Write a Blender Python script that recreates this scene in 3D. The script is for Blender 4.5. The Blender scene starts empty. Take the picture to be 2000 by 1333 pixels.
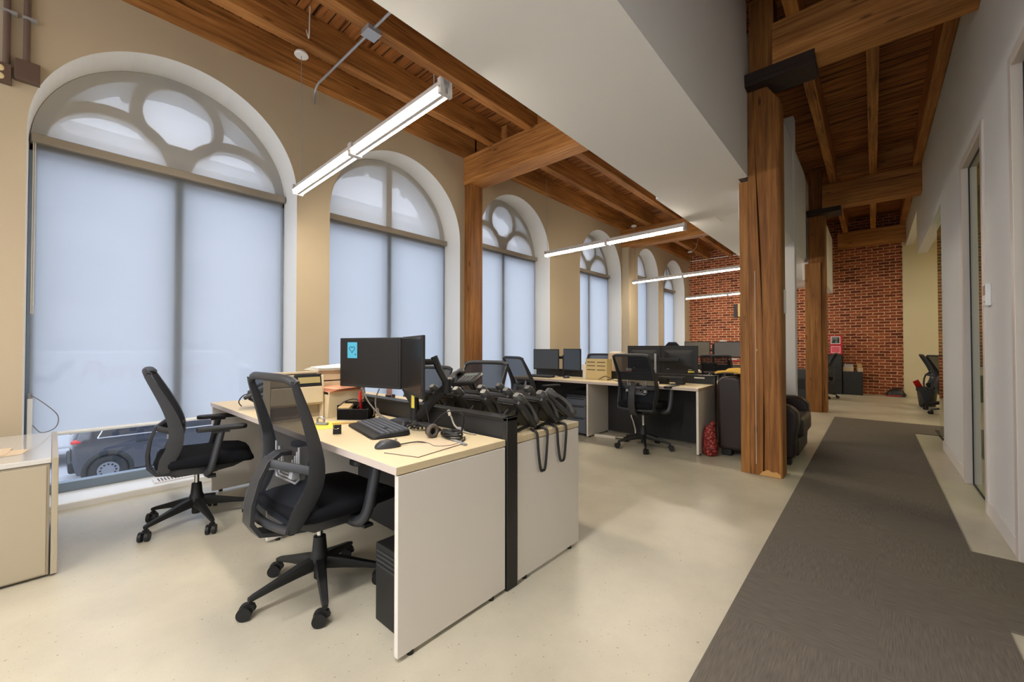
import bpy, bmesh, math, random
from mathutils import Vector, Matrix, Euler
random.seed(7)
PI = math.pi
sc = bpy.context.scene
COL = sc.collection

# ------------------------------------------------------------------ helpers
def lin(c):
    c = c / 255.0
    return c / 12.92 if c <= 0.04045 else ((c + 0.055) / 1.055) ** 2.4

def rgb(r, g, b):
    return (lin(r), lin(g), lin(b), 1.0)

class MB:
    """collects shapes and links them as ONE mesh object"""
    def __init__(self):
        self.v = []; self.f = []; self.M = None
    def add(self, vs, fs):
        n = len(self.v)
        if self.M is not None:
            vs = [tuple(self.M @ Vector(p)) for p in vs]
        self.v += [tuple(p) for p in vs]
        self.f += [tuple(i + n for i in f) for f in fs]
        return self
    def at(self, M):
        self.M = M
        return self
    def box(self, x0, x1, y0, y1, z0, z1):
        vs = [(x0,y0,z0),(x1,y0,z0),(x1,y1,z0),(x0,y1,z0),(x0,y0,z1),(x1,y0,z1),(x1,y1,z1),(x0,y1,z1)]
        fs = [(0,3,2,1),(4,5,6,7),(0,1,5,4),(1,2,6,5),(2,3,7,6),(3,0,4,7)]
        return self.add(vs, fs)
    def frame(self, p0, p1):
        a = Vector(p0); b = Vector(p1); d = (b - a).normalized()
        up = Vector((0,0,1)) if abs(d.z) < 0.95 else Vector((1,0,0))
        x = d.cross(up).normalized(); y = d.cross(x).normalized()
        return a, b, x, y
    def cyl(self, p0, p1, r0, r1=None, n=16):
        if r1 is None: r1 = r0
        a, b, x, y = self.frame(p0, p1)
        vs = []
        for c, r in ((a, r0), (b, r1)):
            for i in range(n):
                t = 2*PI*i/n
                vs.append(c + x*(r*math.cos(t)) + y*(r*math.sin(t)))
        fs = [(i, (i+1) % n, n+(i+1) % n, n+i) for i in range(n)]
        fs += [tuple(range(n-1, -1, -1)), tuple(range(n, 2*n))]
        return self.add(vs, fs)
    def tube(self, pts, r, n=8, closed=False, ry=None, up=None):
        P = [Vector(p) for p in pts]; m = len(P)
        rs = r if isinstance(r, (list, tuple)) else [r]*m
        rys = ry if isinstance(ry, (list, tuple)) else ([ry]*m if ry else rs)
        vs = []; px = None
        for i in range(m):
            if closed: d = P[(i+1) % m] - P[i-1]
            else: d = P[min(i+1, m-1)] - P[max(i-1, 0)]
            d.normalize()
            if up is not None:
                u = Vector(up); x = d.cross(u)
                if x.length < 1e-4: x = d.cross(Vector((0.1,0.9,0.3)))
                x.normalize()
            elif px is None:
                u = Vector((0,0,1)) if abs(d.z) < 0.9 else Vector((0,1,0))
                x = d.cross(u).normalized()
            else:
                x = (px - d*px.dot(d)).normalized()
            px = x; y = d.cross(x).normalized()
            for k in range(n):
                t = 2*PI*(k+0.5)/n
                vs.append(P[i] + x*(rs[i]*math.cos(t)) + y*(rys[i]*math.sin(t)))
        fs = []
        for i in range(m if closed else m-1):
            j = (i+1) % m
            for k in range(n):
                l = (k+1) % n
                fs.append((i*n+k, i*n+l, j*n+l, j*n+k))
        if not closed:
            fs.append(tuple(range(n-1, -1, -1))); fs.append(tuple(range((m-1)*n, m*n)))
        return self.add(vs, fs)
    def lathe(self, prof, c=(0,0,0), n=20):
        vs = []; m = len(prof)
        for r, z in prof:
            for i in range(n):
                t = 2*PI*i/n
                vs.append((c[0]+r*math.cos(t), c[1]+r*math.sin(t), c[2]+z))
        fs = []
        for j in range(m-1):
            for i in range(n):
                k = (i+1) % n
                fs.append((j*n+i, j*n+k, (j+1)*n+k, (j+1)*n+i))
        fs.append(tuple(range(n-1, -1, -1))); fs.append(tuple(range((m-1)*n, m*n)))
        return self.add(vs, fs)
    def prism(self, poly, lo, hi, axis='x'):
        """2d outline extruded along an axis: x -> (y,z), y -> (x,z), z -> (x,y)"""
        n = len(poly)
        def P(a, b, t):
            return (t, a, b) if axis == 'x' else ((a, t, b) if axis == 'y' else (a, b, t))
        vs = [P(a, b, lo) for a, b in poly] + [P(a, b, hi) for a, b in poly]
        fs = [(i, (i+1) % n, n+(i+1) % n, n+i) for i in range(n)]
        fs += [tuple(range(n-1, -1, -1)), tuple(range(n, 2*n))]
        return self.add(vs, fs)
    def loft(self, secs, cap=True):
        n = len(secs[0]); vs = [p for s in secs for p in s]; fs = []
        for j in range(len(secs)-1):
            for i in range(n):
                k = (i+1) % n
                fs.append((j*n+i, j*n+k, (j+1)*n+k, (j+1)*n+i))
        if cap:
            fs.append(tuple(range(n-1, -1, -1))); fs.append(tuple(range((len(secs)-1)*n, len(secs)*n)))
        return self.add(vs, fs)
    def ball(self, c, rx, ry=None, rz=None, n=14, m=8):
        ry = ry or rx; rz = rz or rx
        prof = []
        vs = []; fs = []
        for j in range(1, m):
            p = PI*j/m
            for i in range(n):
                t = 2*PI*i/n
                vs.append((c[0]+rx*math.sin(p)*math.cos(t), c[1]+ry*math.sin(p)*math.sin(t), c[2]-rz*math.cos(p)))
        for j in range(m-2):
            for i in range(n):
                k = (i+1) % n
                fs.append((j*n+i, j*n+k, (j+1)*n+k, (j+1)*n+i))
        b = len(vs); vs.append((c[0],c[1],c[2]-rz)); vs.append((c[0],c[1],c[2]+rz))
        for i in range(n):
            k = (i+1) % n
            fs.append((b, k, i)); fs.append((b+1, (m-2)*n+i, (m-2)*n+k))
        return self.add(vs, fs)
    def grid(self, fn, nu, nv):
        vs = [fn(i/(nu), j/(nv)) for j in range(nv+1) for i in range(nu+1)]
        fs = [(j*(nu+1)+i, j*(nu+1)+i+1, (j+1)*(nu+1)+i+1, (j+1)*(nu+1)+i) for j in range(nv) for i in range(nu)]
        return self.add(vs, fs)
    def mesh(self, name, mat, smooth=None):
        me = bpy.data.meshes.new(name)
        me.from_pydata(self.v, [], self.f)
        bm = bmesh.new(); bm.from_mesh(me)
        bmesh.ops.recalc_face_normals(bm, faces=bm.faces)
        bm.to_mesh(me); bm.free()
        if mat: me.materials.append(mat)
        if smooth is not None:
            for p in me.polygons: p.use_smooth = True
            me.set_sharp_from_angle(angle=math.radians(smooth))
        me.update()
        return me
    def build(self, name, mat, parent=None, smooth=None, bevel=0, seg=2, loc=None, rotz=None, rot=None):
        o = bpy.data.objects.new(name, self.mesh(name, mat, smooth))
        COL.objects.link(o)
        if parent: o.parent = parent
        if loc: o.location = loc
        if rotz is not None: o.rotation_euler = (0,0,rotz)
        if rot is not None: o.rotation_euler = rot
        if bevel:
            b = o.modifiers.new('bevel', 'BEVEL'); b.width = bevel; b.segments = seg
            b.limit_method = 'ANGLE'; b.angle_limit = math.radians(35)
        return o

def B(x0, x1, y0, y1, z0, z1):
    return MB().box(x0, x1, y0, y1, z0, z1)

def tag(o, label, cat, group=None, kind=None):
    if label: o['label'] = label
    if cat: o['category'] = cat
    if group: o['group'] = group
    if kind: o['kind'] = kind
    return o

def thing(name, label, cat, loc=(0,0,0), rotz=0.0, group=None, rot=None, kind=None):
    o = bpy.data.objects.new(name, None); COL.objects.link(o)
    o.empty_display_size = 0.1
    o.location = loc; o.rotation_euler = rot if rot else (0,0,rotz)
    return tag(o, label, cat, group, kind)

def struct(o, label, cat='structure'):
    o['kind'] = 'structure'; o['label'] = label; o['category'] = cat
    return o

def dup(root, loc=None, rotz=None, label=None, group=None, rot=None):
    """a copy of a thing with copies of its parts and sub-parts"""
    def rec(o, parent):
        c = o.copy(); COL.objects.link(c)
        if parent is not None: c.parent = parent
        for ch in list(o.children): rec(ch, c)
        return c
    r = rec(root, None)
    if loc is not None: r.location = loc
    if rotz is not None: r.rotation_euler = (0,0,rotz)
    if rot is not None: r.rotation_euler = rot
    if label: r['label'] = label
    if group: r['group'] = group
    return r

def arc(cx, cy, r, a0, a1, n):
    return [(cx + r*math.cos(a0+(a1-a0)*i/n), cy + r*math.sin(a0+(a1-a0)*i/n)) for i in range(n+1)]

def rrect(x0, x1, y0, y1, r, n=4):
    out = []
    for cx, cy, a in ((x1-r, y1-r, 0), (x0+r, y1-r, PI/2), (x0+r, y0+r, PI), (x1-r, y0+r, 3*PI/2)):
        out += arc(cx, cy, r, a, a+PI/2, n)
    return out

def spline(pts, n=6):
    """catmull-rom through points"""
    P = [Vector(p) for p in pts]; out = []
    for i in range(len(P)-1):
        a = P[max(i-1,0)]; b = P[i]; c = P[i+1]; d = P[min(i+2, len(P)-1)]
        for k in range(n):
            t = k/n
            out.append(0.5*((2*b) + (c-a)*t + (2*a-5*b+4*c-d)*t*t + (3*b-a-3*c+d)*t**3))
    out.append(P[-1])
    return out

# ------------------------------------------------------------------ materials
def mat(name, color, rough=0.5, metal=0.0, spec=0.5, coat=0.0, noise=0.0, nscale=8.0, bump=0.0, bscale=60.0, trans=0.0, alpha=1.0):
    m = bpy.data.materials.new(name); m.use_nodes = True
    nt = m.node_tree; p = nt.nodes['Principled BSDF']
    p.inputs['Base Color'].default_value = color
    p.inputs['Roughness'].default_value = rough
    p.inputs['Metallic'].default_value = metal
    p.inputs['Specular IOR Level'].default_value = spec
    p.inputs['Coat Weight'].default_value = coat
    p.inputs['Transmission Weight'].default_value = trans
    p.inputs['Alpha'].default_value = alpha
    if noise or bump:
        tc = nt.nodes.new('ShaderNodeTexCoord')
    if noise:
        nz = nt.nodes.new('ShaderNodeTexNoise'); nz.inputs['Scale'].default_value = nscale; nz.inputs['Detail'].default_value = 4
        nt.links.new(tc.outputs['Object'], nz.inputs['Vector'])
        hs = nt.nodes.new('ShaderNodeMix'); hs.data_type = 'RGBA'
        hs.inputs['A'].default_value = tuple(min(1,c*(1-noise)) for c in color[:3]) + (1,)
        hs.inputs['B'].default_value = tuple(min(1,c*(1+noise)) for c in color[:3]) + (1,)
        nt.links.new(nz.outputs['Fac'], hs.inputs['Factor'])
        nt.links.new(hs.outputs['Result'], p.inputs['Base Color'])
    if bump:
        n2 = nt.nodes.new('ShaderNodeTexNoise'); n2.inputs['Scale'].default_value = bscale; n2.inputs['Detail'].default_value = 3
        nt.links.new(tc.outputs['Object'], n2.inputs['Vector'])
        bp = nt.nodes.new('ShaderNodeBump'); bp.inputs['Strength'].default_value = bump; bp.inputs['Distance'].default_value = 0.01
        nt.links.new(n2.outputs['Fac'], bp.inputs['Height']); nt.links.new(bp.outputs['Normal'], p.inputs['Normal'])
    return m

def emit(name, color, strength):
    m = bpy.data.materials.new(name); m.use_nodes = True
    nt = m.node_tree; nt.nodes.clear()
    e = nt.nodes.new('ShaderNodeEmission'); e.inputs['Color'].default_value = color; e.inputs['Strength'].default_value = strength
    o = nt.nodes.new('ShaderNodeOutputMaterial'); nt.links.new(e.outputs[0], o.inputs[0])
    return m

def ramp(nt, stops, interp='LINEAR'):
    r = nt.nodes.new('ShaderNodeValToRGB'); r.color_ramp.interpolation = interp
    el = r.color_ramp.elements
    while len(el) < len(stops): el.new(0.5)
    for e, (p, c) in zip(el, stops): e.position = p; e.color = c
    return r

def timber(name, axis, dark, mid, light, plank=None, knots=True, rough=0.62):
    """old timber with grain along one axis"""
    m = bpy.data.materials.new(name); m.use_nodes = True
    nt = m.node_tree; p = nt.nodes['Principled BSDF']; L = nt.links.new
    p.inputs['Roughness'].default_value = rough; p.inputs['Specular IOR Level'].default_value = 0.3
    tc = nt.nodes.new('ShaderNodeTexCoord')
    def mapped(across, along):
        mp = nt.nodes.new('ShaderNodeMapping')
        mp.inputs['Scale'].default_value = tuple(along if i == axis else across for i in range(3))
        L(tc.outputs['Object'], mp.inputs['Vector']); return mp
    n1 = nt.nodes.new('ShaderNodeTexNoise'); n1.inputs['Scale'].default_value = 1; n1.inputs['Detail'].default_value = 6; n1.inputs['Roughness'].default_value = 0.65
    L(mapped(38, 1.6).outputs[0], n1.inputs['Vector'])
    r1 = ramp(nt, [(0.25, dark), (0.5, mid), (0.76, light)])
    L(n1.outputs['Fac'], r1.inputs['Fac'])
    n2 = nt.nodes.new('ShaderNodeTexNoise'); n2.inputs['Scale'].default_value = 1; n2.inputs['Detail'].default_value = 3
    L(mapped(3.5, 0.9).outputs[0], n2.inputs['Vector'])
    r2 = ramp(nt, [(0.3, (0.62,0.56,0.5,1)), (0.62, (1.12,1.1,1.05,1))])
    L(n2.outputs['Fac'], r2.inputs['Fac'])
    mul = nt.nodes.new('ShaderNodeMix'); mul.data_type = 'RGBA'; mul.blend_type = 'MULTIPLY'; mul.inputs['Factor'].default_value = 1
    L(r1.outputs[0], mul.inputs['A']); L(r2.outputs[0], mul.inputs['B'])
    out = mul.outputs['Result']
    # dark checks (long thin cracks) and knots
    n3 = nt.nodes.new('ShaderNodeTexNoise'); n3.inputs['Scale'].default_value = 1; n3.inputs['Detail'].default_value = 2
    L(mapped(26, 1.1).outputs[0], n3.inputs['Vector'])
    r3 = ramp(nt, [(0.26, (0.2,0.15,0.12,1)), (0.31, (1,1,1,1))])
    L(n3.outputs['Fac'], r3.inputs['Fac'])
    m3 = nt.nodes.new('ShaderNodeMix'); m3.data_type = 'RGBA'; m3.blend_type = 'MULTIPLY'; m3.inputs['Factor'].default_value = 0.75
    L(out, m3.inputs['A']); L(r3.outputs[0], m3.inputs['B']); out = m3.outputs['Result']
    if knots:
        vo = nt.nodes.new('ShaderNodeTexVoronoi'); vo.inputs['Scale'].default_value = 1
        L(mapped(7.5, 2.2).outputs[0], vo.inputs['Vector'])
        r4 = ramp(nt, [(0.05, (0.12,0.08,0.06,1)), (0.13, (1,1,1,1))])
        L(vo.outputs['Distance'], r4.inputs['Fac'])
        m4 = nt.nodes.new('ShaderNodeMix'); m4.data_type = 'RGBA'; m4.blend_type = 'MULTIPLY'; m4.inputs['Factor'].default_value = 0.7
        L(out, m4.inputs['A']); L(r4.outputs[0], m4.inputs['B']); out = m4.outputs['Result']
    L(out, p.inputs['Base Color'])
    bp = nt.nodes.new('ShaderNodeBump'); bp.inputs['Strength'].default_value = 0.35; bp.inputs['Distance'].default_value = 0.01
    L(n1.outputs['Fac'], bp.inputs['Height']); L(bp.outputs['Normal'], p.inputs['Normal'])
    return m

def deck_mat():
    """ceiling planks running across the room with dark seams"""
    m = bpy.data.materials.new('deck_planks'); m.use_nodes = True
    nt = m.node_tree; p = nt.nodes['Principled BSDF']; L = nt.links.new
    p.inputs['Roughness'].default_value = 0.7; p.inputs['Specular IOR Level'].default_value = 0.25
    tc = nt.nodes.new('ShaderNodeTexCoord')
    br = nt.nodes.new('ShaderNodeTexBrick')
    br.inputs['Scale'].default_value = 1; br.inputs['Mortar Size'].default_value = 0.006; br.inputs['Mortar Smooth'].default_value = 0.3
    br.inputs['Brick Width'].default_value = 3.2; br.inputs['Row Height'].default_value = 0.14
    br.inputs['Color1'].default_value = rgb(176,120,68); br.inputs['Color2'].default_value = rgb(144,92,50); br.inputs['Mortar'].default_value = rgb(34,20,12)
    L(tc.outputs['Object'], br.inputs['Vector'])
    mp = nt.nodes.new('ShaderNodeMapping'); mp.inputs['Scale'].default_value = (2.4, 30, 1); L(tc.outputs['Object'], mp.inputs['Vector'])
    n = nt.nodes.new('ShaderNodeTexNoise'); n.inputs['Scale'].default_value = 1; n.inputs['Detail'].default_value = 5; L(mp.outputs[0], n.inputs['Vector'])
    r = ramp(nt, [(0.33, (0.16,0.12,0.10,1)), (0.45, (0.8,0.75,0.7,1)), (0.7, (1.2,1.12,1.05,1))]); L(n.outputs['Fac'], r.inputs['Fac'])
    mx = nt.nodes.new('ShaderNodeMix'); mx.data_type = 'RGBA'; mx.blend_type = 'MULTIPLY'; mx.inputs['Factor'].default_value = 1
    L(br.outputs['Color'], mx.inputs['A']); L(r.outputs[0], mx.inputs['B']); L(mx.outputs['Result'], p.inputs['Base Color'])
    return m

def brick_mat(axis='y'):
    m = bpy.data.materials.new('red_brick'); m.use_nodes = True
    nt = m.node_tree; p = nt.nodes['Principled BSDF']; L = nt.links.new
    p.inputs['Roughness'].default_value = 0.85; p.inputs['Specular IOR Level'].default_value = 0.2
    tc = nt.nodes.new('ShaderNodeTexCoord'); sx = nt.nodes.new('ShaderNodeSeparateXYZ'); cx = nt.nodes.new('ShaderNodeCombineXYZ')
    L(tc.outputs['Object'], sx.inputs[0]); L(sx.outputs['X'], cx.inputs['X']); L(sx.outputs['Z'], cx.inputs['Y'])
    wn = nt.nodes.new('ShaderNodeTexNoise'); wn.inputs['Scale'].default_value = 14; wn.inputs['Detail'].default_value = 2; L(cx.outputs[0], wn.inputs['Vector'])
    wadd = nt.nodes.new('ShaderNodeMix'); wadd.data_type = 'RGBA'; wadd.blend_type = 'LINEAR_LIGHT'; wadd.inputs['Factor'].default_value = 0.012
    L(cx.outputs[0], wadd.inputs['A']); L(wn.outputs['Color'], wadd.inputs['B'])
    br = nt.nodes.new('ShaderNodeTexBrick'); br.inputs['Scale'].default_value = 1
    br.inputs['Brick Width'].default_value = 0.215; br.inputs['Row Height'].default_value = 0.073; br.inputs['Mortar Size'].default_value = 0.010; br.inputs['Mortar Smooth'].default_value = 0.35
    br.inputs['Color1'].default_value = rgb(166,88,62); br.inputs['Color2'].default_value = rgb(116,54,42); br.inputs['Mortar'].default_value = rgb(210,180,142)
    L(wadd.outputs['Result'], br.inputs['Vector'])
    # scattered dark burnt bricks
    b2 = nt.nodes.new('ShaderNodeTexBrick'); b2.inputs['Scale'].default_value = 1
    for k in ('Brick Width','Row Height'): b2.inputs[k].default_value = br.inputs[k].default_value
    b2.inputs['Mortar Size'].default_value = 0.0; b2.inputs['Bias'].default_value = -0.62
    b2.inputs['Color1'].default_value = (1,1,1,1); b2.inputs['Color2'].default_value = (0.12,0.12,0.14,1)
    L(wadd.outputs['Result'], b2.inputs['Vector'])
    n = nt.nodes.new('ShaderNodeTexNoise'); n.inputs['Scale'].default_value = 22; n.inputs['Detail'].default_value = 4; L(cx.outputs[0], n.inputs['Vector'])
    r = ramp(nt, [(0.3, (0.68,0.66,0.64,1)), (0.7, (1.2,1.16,1.12,1))]); L(n.outputs['Fac'], r.inputs['Fac'])
    m1 = nt.nodes.new('ShaderNodeMix'); m1.data_type = 'RGBA'; m1.blend_type = 'MULTIPLY'; m1.inputs['Factor'].default_value = 1
    L(br.outputs['Color'], m1.inputs['A']); L(r.outputs[0], m1.inputs['B'])
    m2 = nt.nodes.new('ShaderNodeMix'); m2.data_type = 'RGBA'; m2.blend_type = 'MULTIPLY'; m2.inputs['Factor'].default_value = 0.6
    L(m1.outputs['Result'], m2.inputs['A']); L(b2.outputs['Color'], m2.inputs['B'])
    L(m2.outputs['Result'], p.inputs['Base Color'])
    bp = nt.nodes.new('ShaderNodeBump'); bp.inputs['Strength'].default_value = 0.6; bp.inputs['Distance'].default_value = 0.01; bp.invert = True
    L(br.outputs['Fac'], bp.inputs['Height']); L(bp.outputs['Normal'], p.inputs['Normal'])
    return m

def floor_mat():
    m = bpy.data.materials.new('painted_concrete'); m.use_nodes = True
    nt = m.node_tree; p = nt.nodes['Principled BSDF']; L = nt.links.new
    tc = nt.nodes.new('ShaderNodeTexCoord')
    n = nt.nodes.new('ShaderNodeTexNoise'); n.inputs['Scale'].default_value = 1.3; n.inputs['Detail'].default_value = 7; n.inputs['Roughness'].default_value = 0.62
    L(tc.outputs['Object'], n.inputs['Vector'])
    r = ramp(nt, [(0.3, rgb(172,165,148)), (0.55, rgb(190,183,163)), (0.75, rgb(202,195,175))]); L(n.outputs['Fac'], r.inputs['Fac'])
    vo = nt.nodes.new('ShaderNodeTexNoise'); vo.inputs['Scale'].default_value = 62; vo.inputs['Detail'].default_value = 2; L(tc.outputs['Object'], vo.inputs['Vector'])
    v2 = ramp(nt, [(0.262, (0.45,0.43,0.40,1)), (0.30, (1,1,1,1))]); L(vo.outputs['Fac'], v2.inputs['Fac'])
    n4 = nt.nodes.new('ShaderNodeTexNoise'); n4.inputs['Scale'].default_value = 260; n4.inputs['Detail'].default_value = 1; L(tc.outputs['Object'], n4.inputs['Vector'])
    v4 = ramp(nt, [(0.3, (0.8,0.79,0.77,1)), (0.42, (1,1,1,1))]); L(n4.outputs['Fac'], v4.inputs['Fac'])
    mx = nt.nodes.new('ShaderNodeMix'); mx.data_type = 'RGBA'; mx.blend_type = 'MULTIPLY'; mx.inputs['Factor'].default_value = 1
    L(r.outputs[0], mx.inputs['A']); L(v2.outputs[0], mx.inputs['B'])
    my = nt.nodes.new('ShaderNodeMix'); my.data_type = 'RGBA'; my.blend_type = 'MULTIPLY'; my.inputs['Factor'].default_value = 0.6
    L(mx.outputs['Result'], my.inputs['A']); L(v4.outputs[0], my.inputs['B'])
    L(my.outputs['Result'], p.inputs['Base Color'])
    rr = nt.nodes.new('ShaderNodeMapRange'); rr.inputs['To Min'].default_value = 0.24; rr.inputs['To Max'].default_value = 0.42; L(n.outputs['Fac'], rr.inputs['Value'])
    L(rr.outputs[0], p.inputs['Roughness'])
    bp = nt.nodes.new('ShaderNodeBump'); bp.inputs['Strength'].default_value = 0.08; bp.inputs['Distance'].default_value = 0.01
    L(n.outputs['Fac'], bp.inputs['Height']); L(bp.outputs['Normal'], p.inputs['Normal'])
    return m

def carpet_mat():
    m = bpy.data.materials.new('carpet_tile'); m.use_nodes = True
    nt = m.node_tree; p = nt.nodes['Principled BSDF']; L = nt.links.new
    p.inputs['Roughness'].default_value = 0.95; p.inputs['Specular IOR Level'].default_value = 0.1
    tc = nt.nodes.new('ShaderNodeTexCoord')
    ck = nt.nodes.new('ShaderNodeTexChecker'); ck.inputs['Scale'].default_value = 2.0
    ck.inputs['Color1'].default_value = (0,0,0,1); ck.inputs['Color2'].default_value = (1,1,1,1)
    L(tc.outputs['Object'], ck.inputs['Vector'])
    def streak(sx, sy):
        mp = nt.nodes.new('ShaderNodeMapping'); mp.inputs['Scale'].default_value = (sx, sy, 1); L(tc.outputs['Object'], mp.inputs['Vector'])
        n = nt.nodes.new('ShaderNodeTexNoise'); n.inputs['Scale'].default_value = 1; n.inputs['Detail'].default_value = 4; L(mp.outputs[0], n.inputs['Vector']); return n
    a = streak(220, 12); b = streak(12, 220)
    mx = nt.nodes.new('ShaderNodeMix'); mx.data_type = 'FLOAT'
    L(ck.outputs['Fac'], mx.inputs['Factor']); L(a.outputs['Fac'], mx.inputs[2]); L(b.outputs['Fac'], mx.inputs[3])
    r = ramp(nt, [(0.25, rgb(90,84,78)), (0.5, rgb(104,97,89)), (0.78, rgb(118,110,100))]); L(mx.outputs[0], r.inputs['Fac'])
    L(r.outputs[0], p.inputs['Base Color'])
    bp = nt.nodes.new('ShaderNodeBump'); bp.inputs['Strength'].default_value = 0.5; bp.inputs['Distance'].default_value = 0.004
    L(mx.outputs[0], bp.inputs['Height']); L(bp.outputs['Normal'], p.inputs['Normal'])
    return m

def fabric_mat(name, color, clear, white=0.5, bumpy=True):
    """screen cloth: part see-through, part translucent, part opaque thread"""
    m = bpy.data.materials.new(name); m.use_nodes = True
    nt = m.node_tree; nt.nodes.clear(); L = nt.links.new
    o = nt.nodes.new('ShaderNodeOutputMaterial')
    d = nt.nodes.new('ShaderNodeBsdfDiffuse'); d.inputs['Color'].default_value = color
    t = nt.nodes.new('ShaderNodeBsdfTranslucent'); t.inputs['Color'].default_value = color
    c = nt.nodes.new('ShaderNodeBsdfTransparent')
    tc = nt.nodes.new('ShaderNodeTexCoord'); mp = nt.nodes.new('ShaderNodeMapping'); mp.inputs['Scale'].default_value = (1, 4, 90)
    L(tc.outputs['Object'], mp.inputs['Vector'])
    n = nt.nodes.new('ShaderNodeTexNoise'); n.inputs['Scale'].default_value = 1.0; n.inputs['Detail'].default_value = 3; L(mp.outputs[0], n.inputs['Vector'])
    mr = nt.nodes.new('ShaderNodeMapRange'); mr.inputs['To Min'].default_value = clear*0.88; mr.inputs['To Max'].default_value = clear*1.12; L(n.outputs['Fac'], mr.inputs['Value'])
    m1 = nt.nodes.new('ShaderNodeMixShader'); m1.inputs[0].default_value = white; L(d.outputs[0], m1.inputs[1]); L(t.outputs[0], m1.inputs[2])
    m2 = nt.nodes.new('ShaderNodeMixShader'); L(mr.outputs[0], m2.inputs[0]); L(m1.outputs[0], m2.inputs[1]); L(c.outputs[0], m2.inputs[2])
    L(m2.outputs[0], o.inputs[0])
    return m

def glass_mat(name, tint, refl=0.08, rough=0.0, ior=1.5):
    m = bpy.data.materials.new(name); m.use_nodes = True
    nt = m.node_tree; nt.nodes.clear(); L = nt.links.new
    o = nt.nodes.new('ShaderNodeOutputMaterial')
    g = nt.nodes.new('ShaderNodeBsdfGlossy'); g.inputs['Roughness'].default_value = rough; g.inputs['Color'].default_value = (0.95,1,0.95,1)
    t = nt.nodes.new('ShaderNodeBsdfTransparent'); t.inputs['Color'].default_value = tint
    fr = nt.nodes.new('ShaderNodeFresnel'); fr.inputs['IOR'].default_value = ior
    ge = nt.nodes.new('ShaderNodeNewGeometry'); inv = nt.nodes.new('ShaderNodeMath'); inv.operation = 'SUBTRACT'; inv.inputs[0].default_value = 1.0; L(ge.outputs['Backfacing'], inv.inputs[1])
    ff = nt.nodes.new('ShaderNodeMath'); ff.operation = 'MULTIPLY'
    ad = nt.nodes.new('ShaderNodeMath'); ad.operation = 'ADD'; ad.inputs[1].default_value = refl; ad.use_clamp = True
    L(fr.outputs[0], ad.inputs[0])
    m1 = nt.nodes.new('ShaderNodeMixShader'); L(ad.outputs[0], ff.inputs[0]); L(inv.outputs[0], ff.inputs[1]); L(ff.outputs[0], m1.inputs[0]); L(t.outputs[0], m1.inputs[1]); L(g.outputs[0], m1.inputs[2])
    L(m1.outputs[0], o.inputs[0])
    return m

def weave_mat(name, color, clear):
    """dark mesh cloth of a chair back"""
    m = bpy.data.materials.new(name); m.use_nodes = True
    nt = m.node_tree; nt.nodes.clear(); L = nt.links.new
    o = nt.nodes.new('ShaderNodeOutputMaterial')
    d = nt.nodes.new('ShaderNodeBsdfDiffuse'); d.inputs['Color'].default_value = color
    c = nt.nodes.new('ShaderNodeBsdfTransparent')
    m1 = nt.nodes.new('ShaderNodeMixShader'); m1.inputs[0].default_value = clear
    L(d.outputs[0], m1.inputs[1]); L(c.outputs[0], m1.inputs[2]); L(m1.outputs[0], o.inputs[0])
    return m

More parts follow.
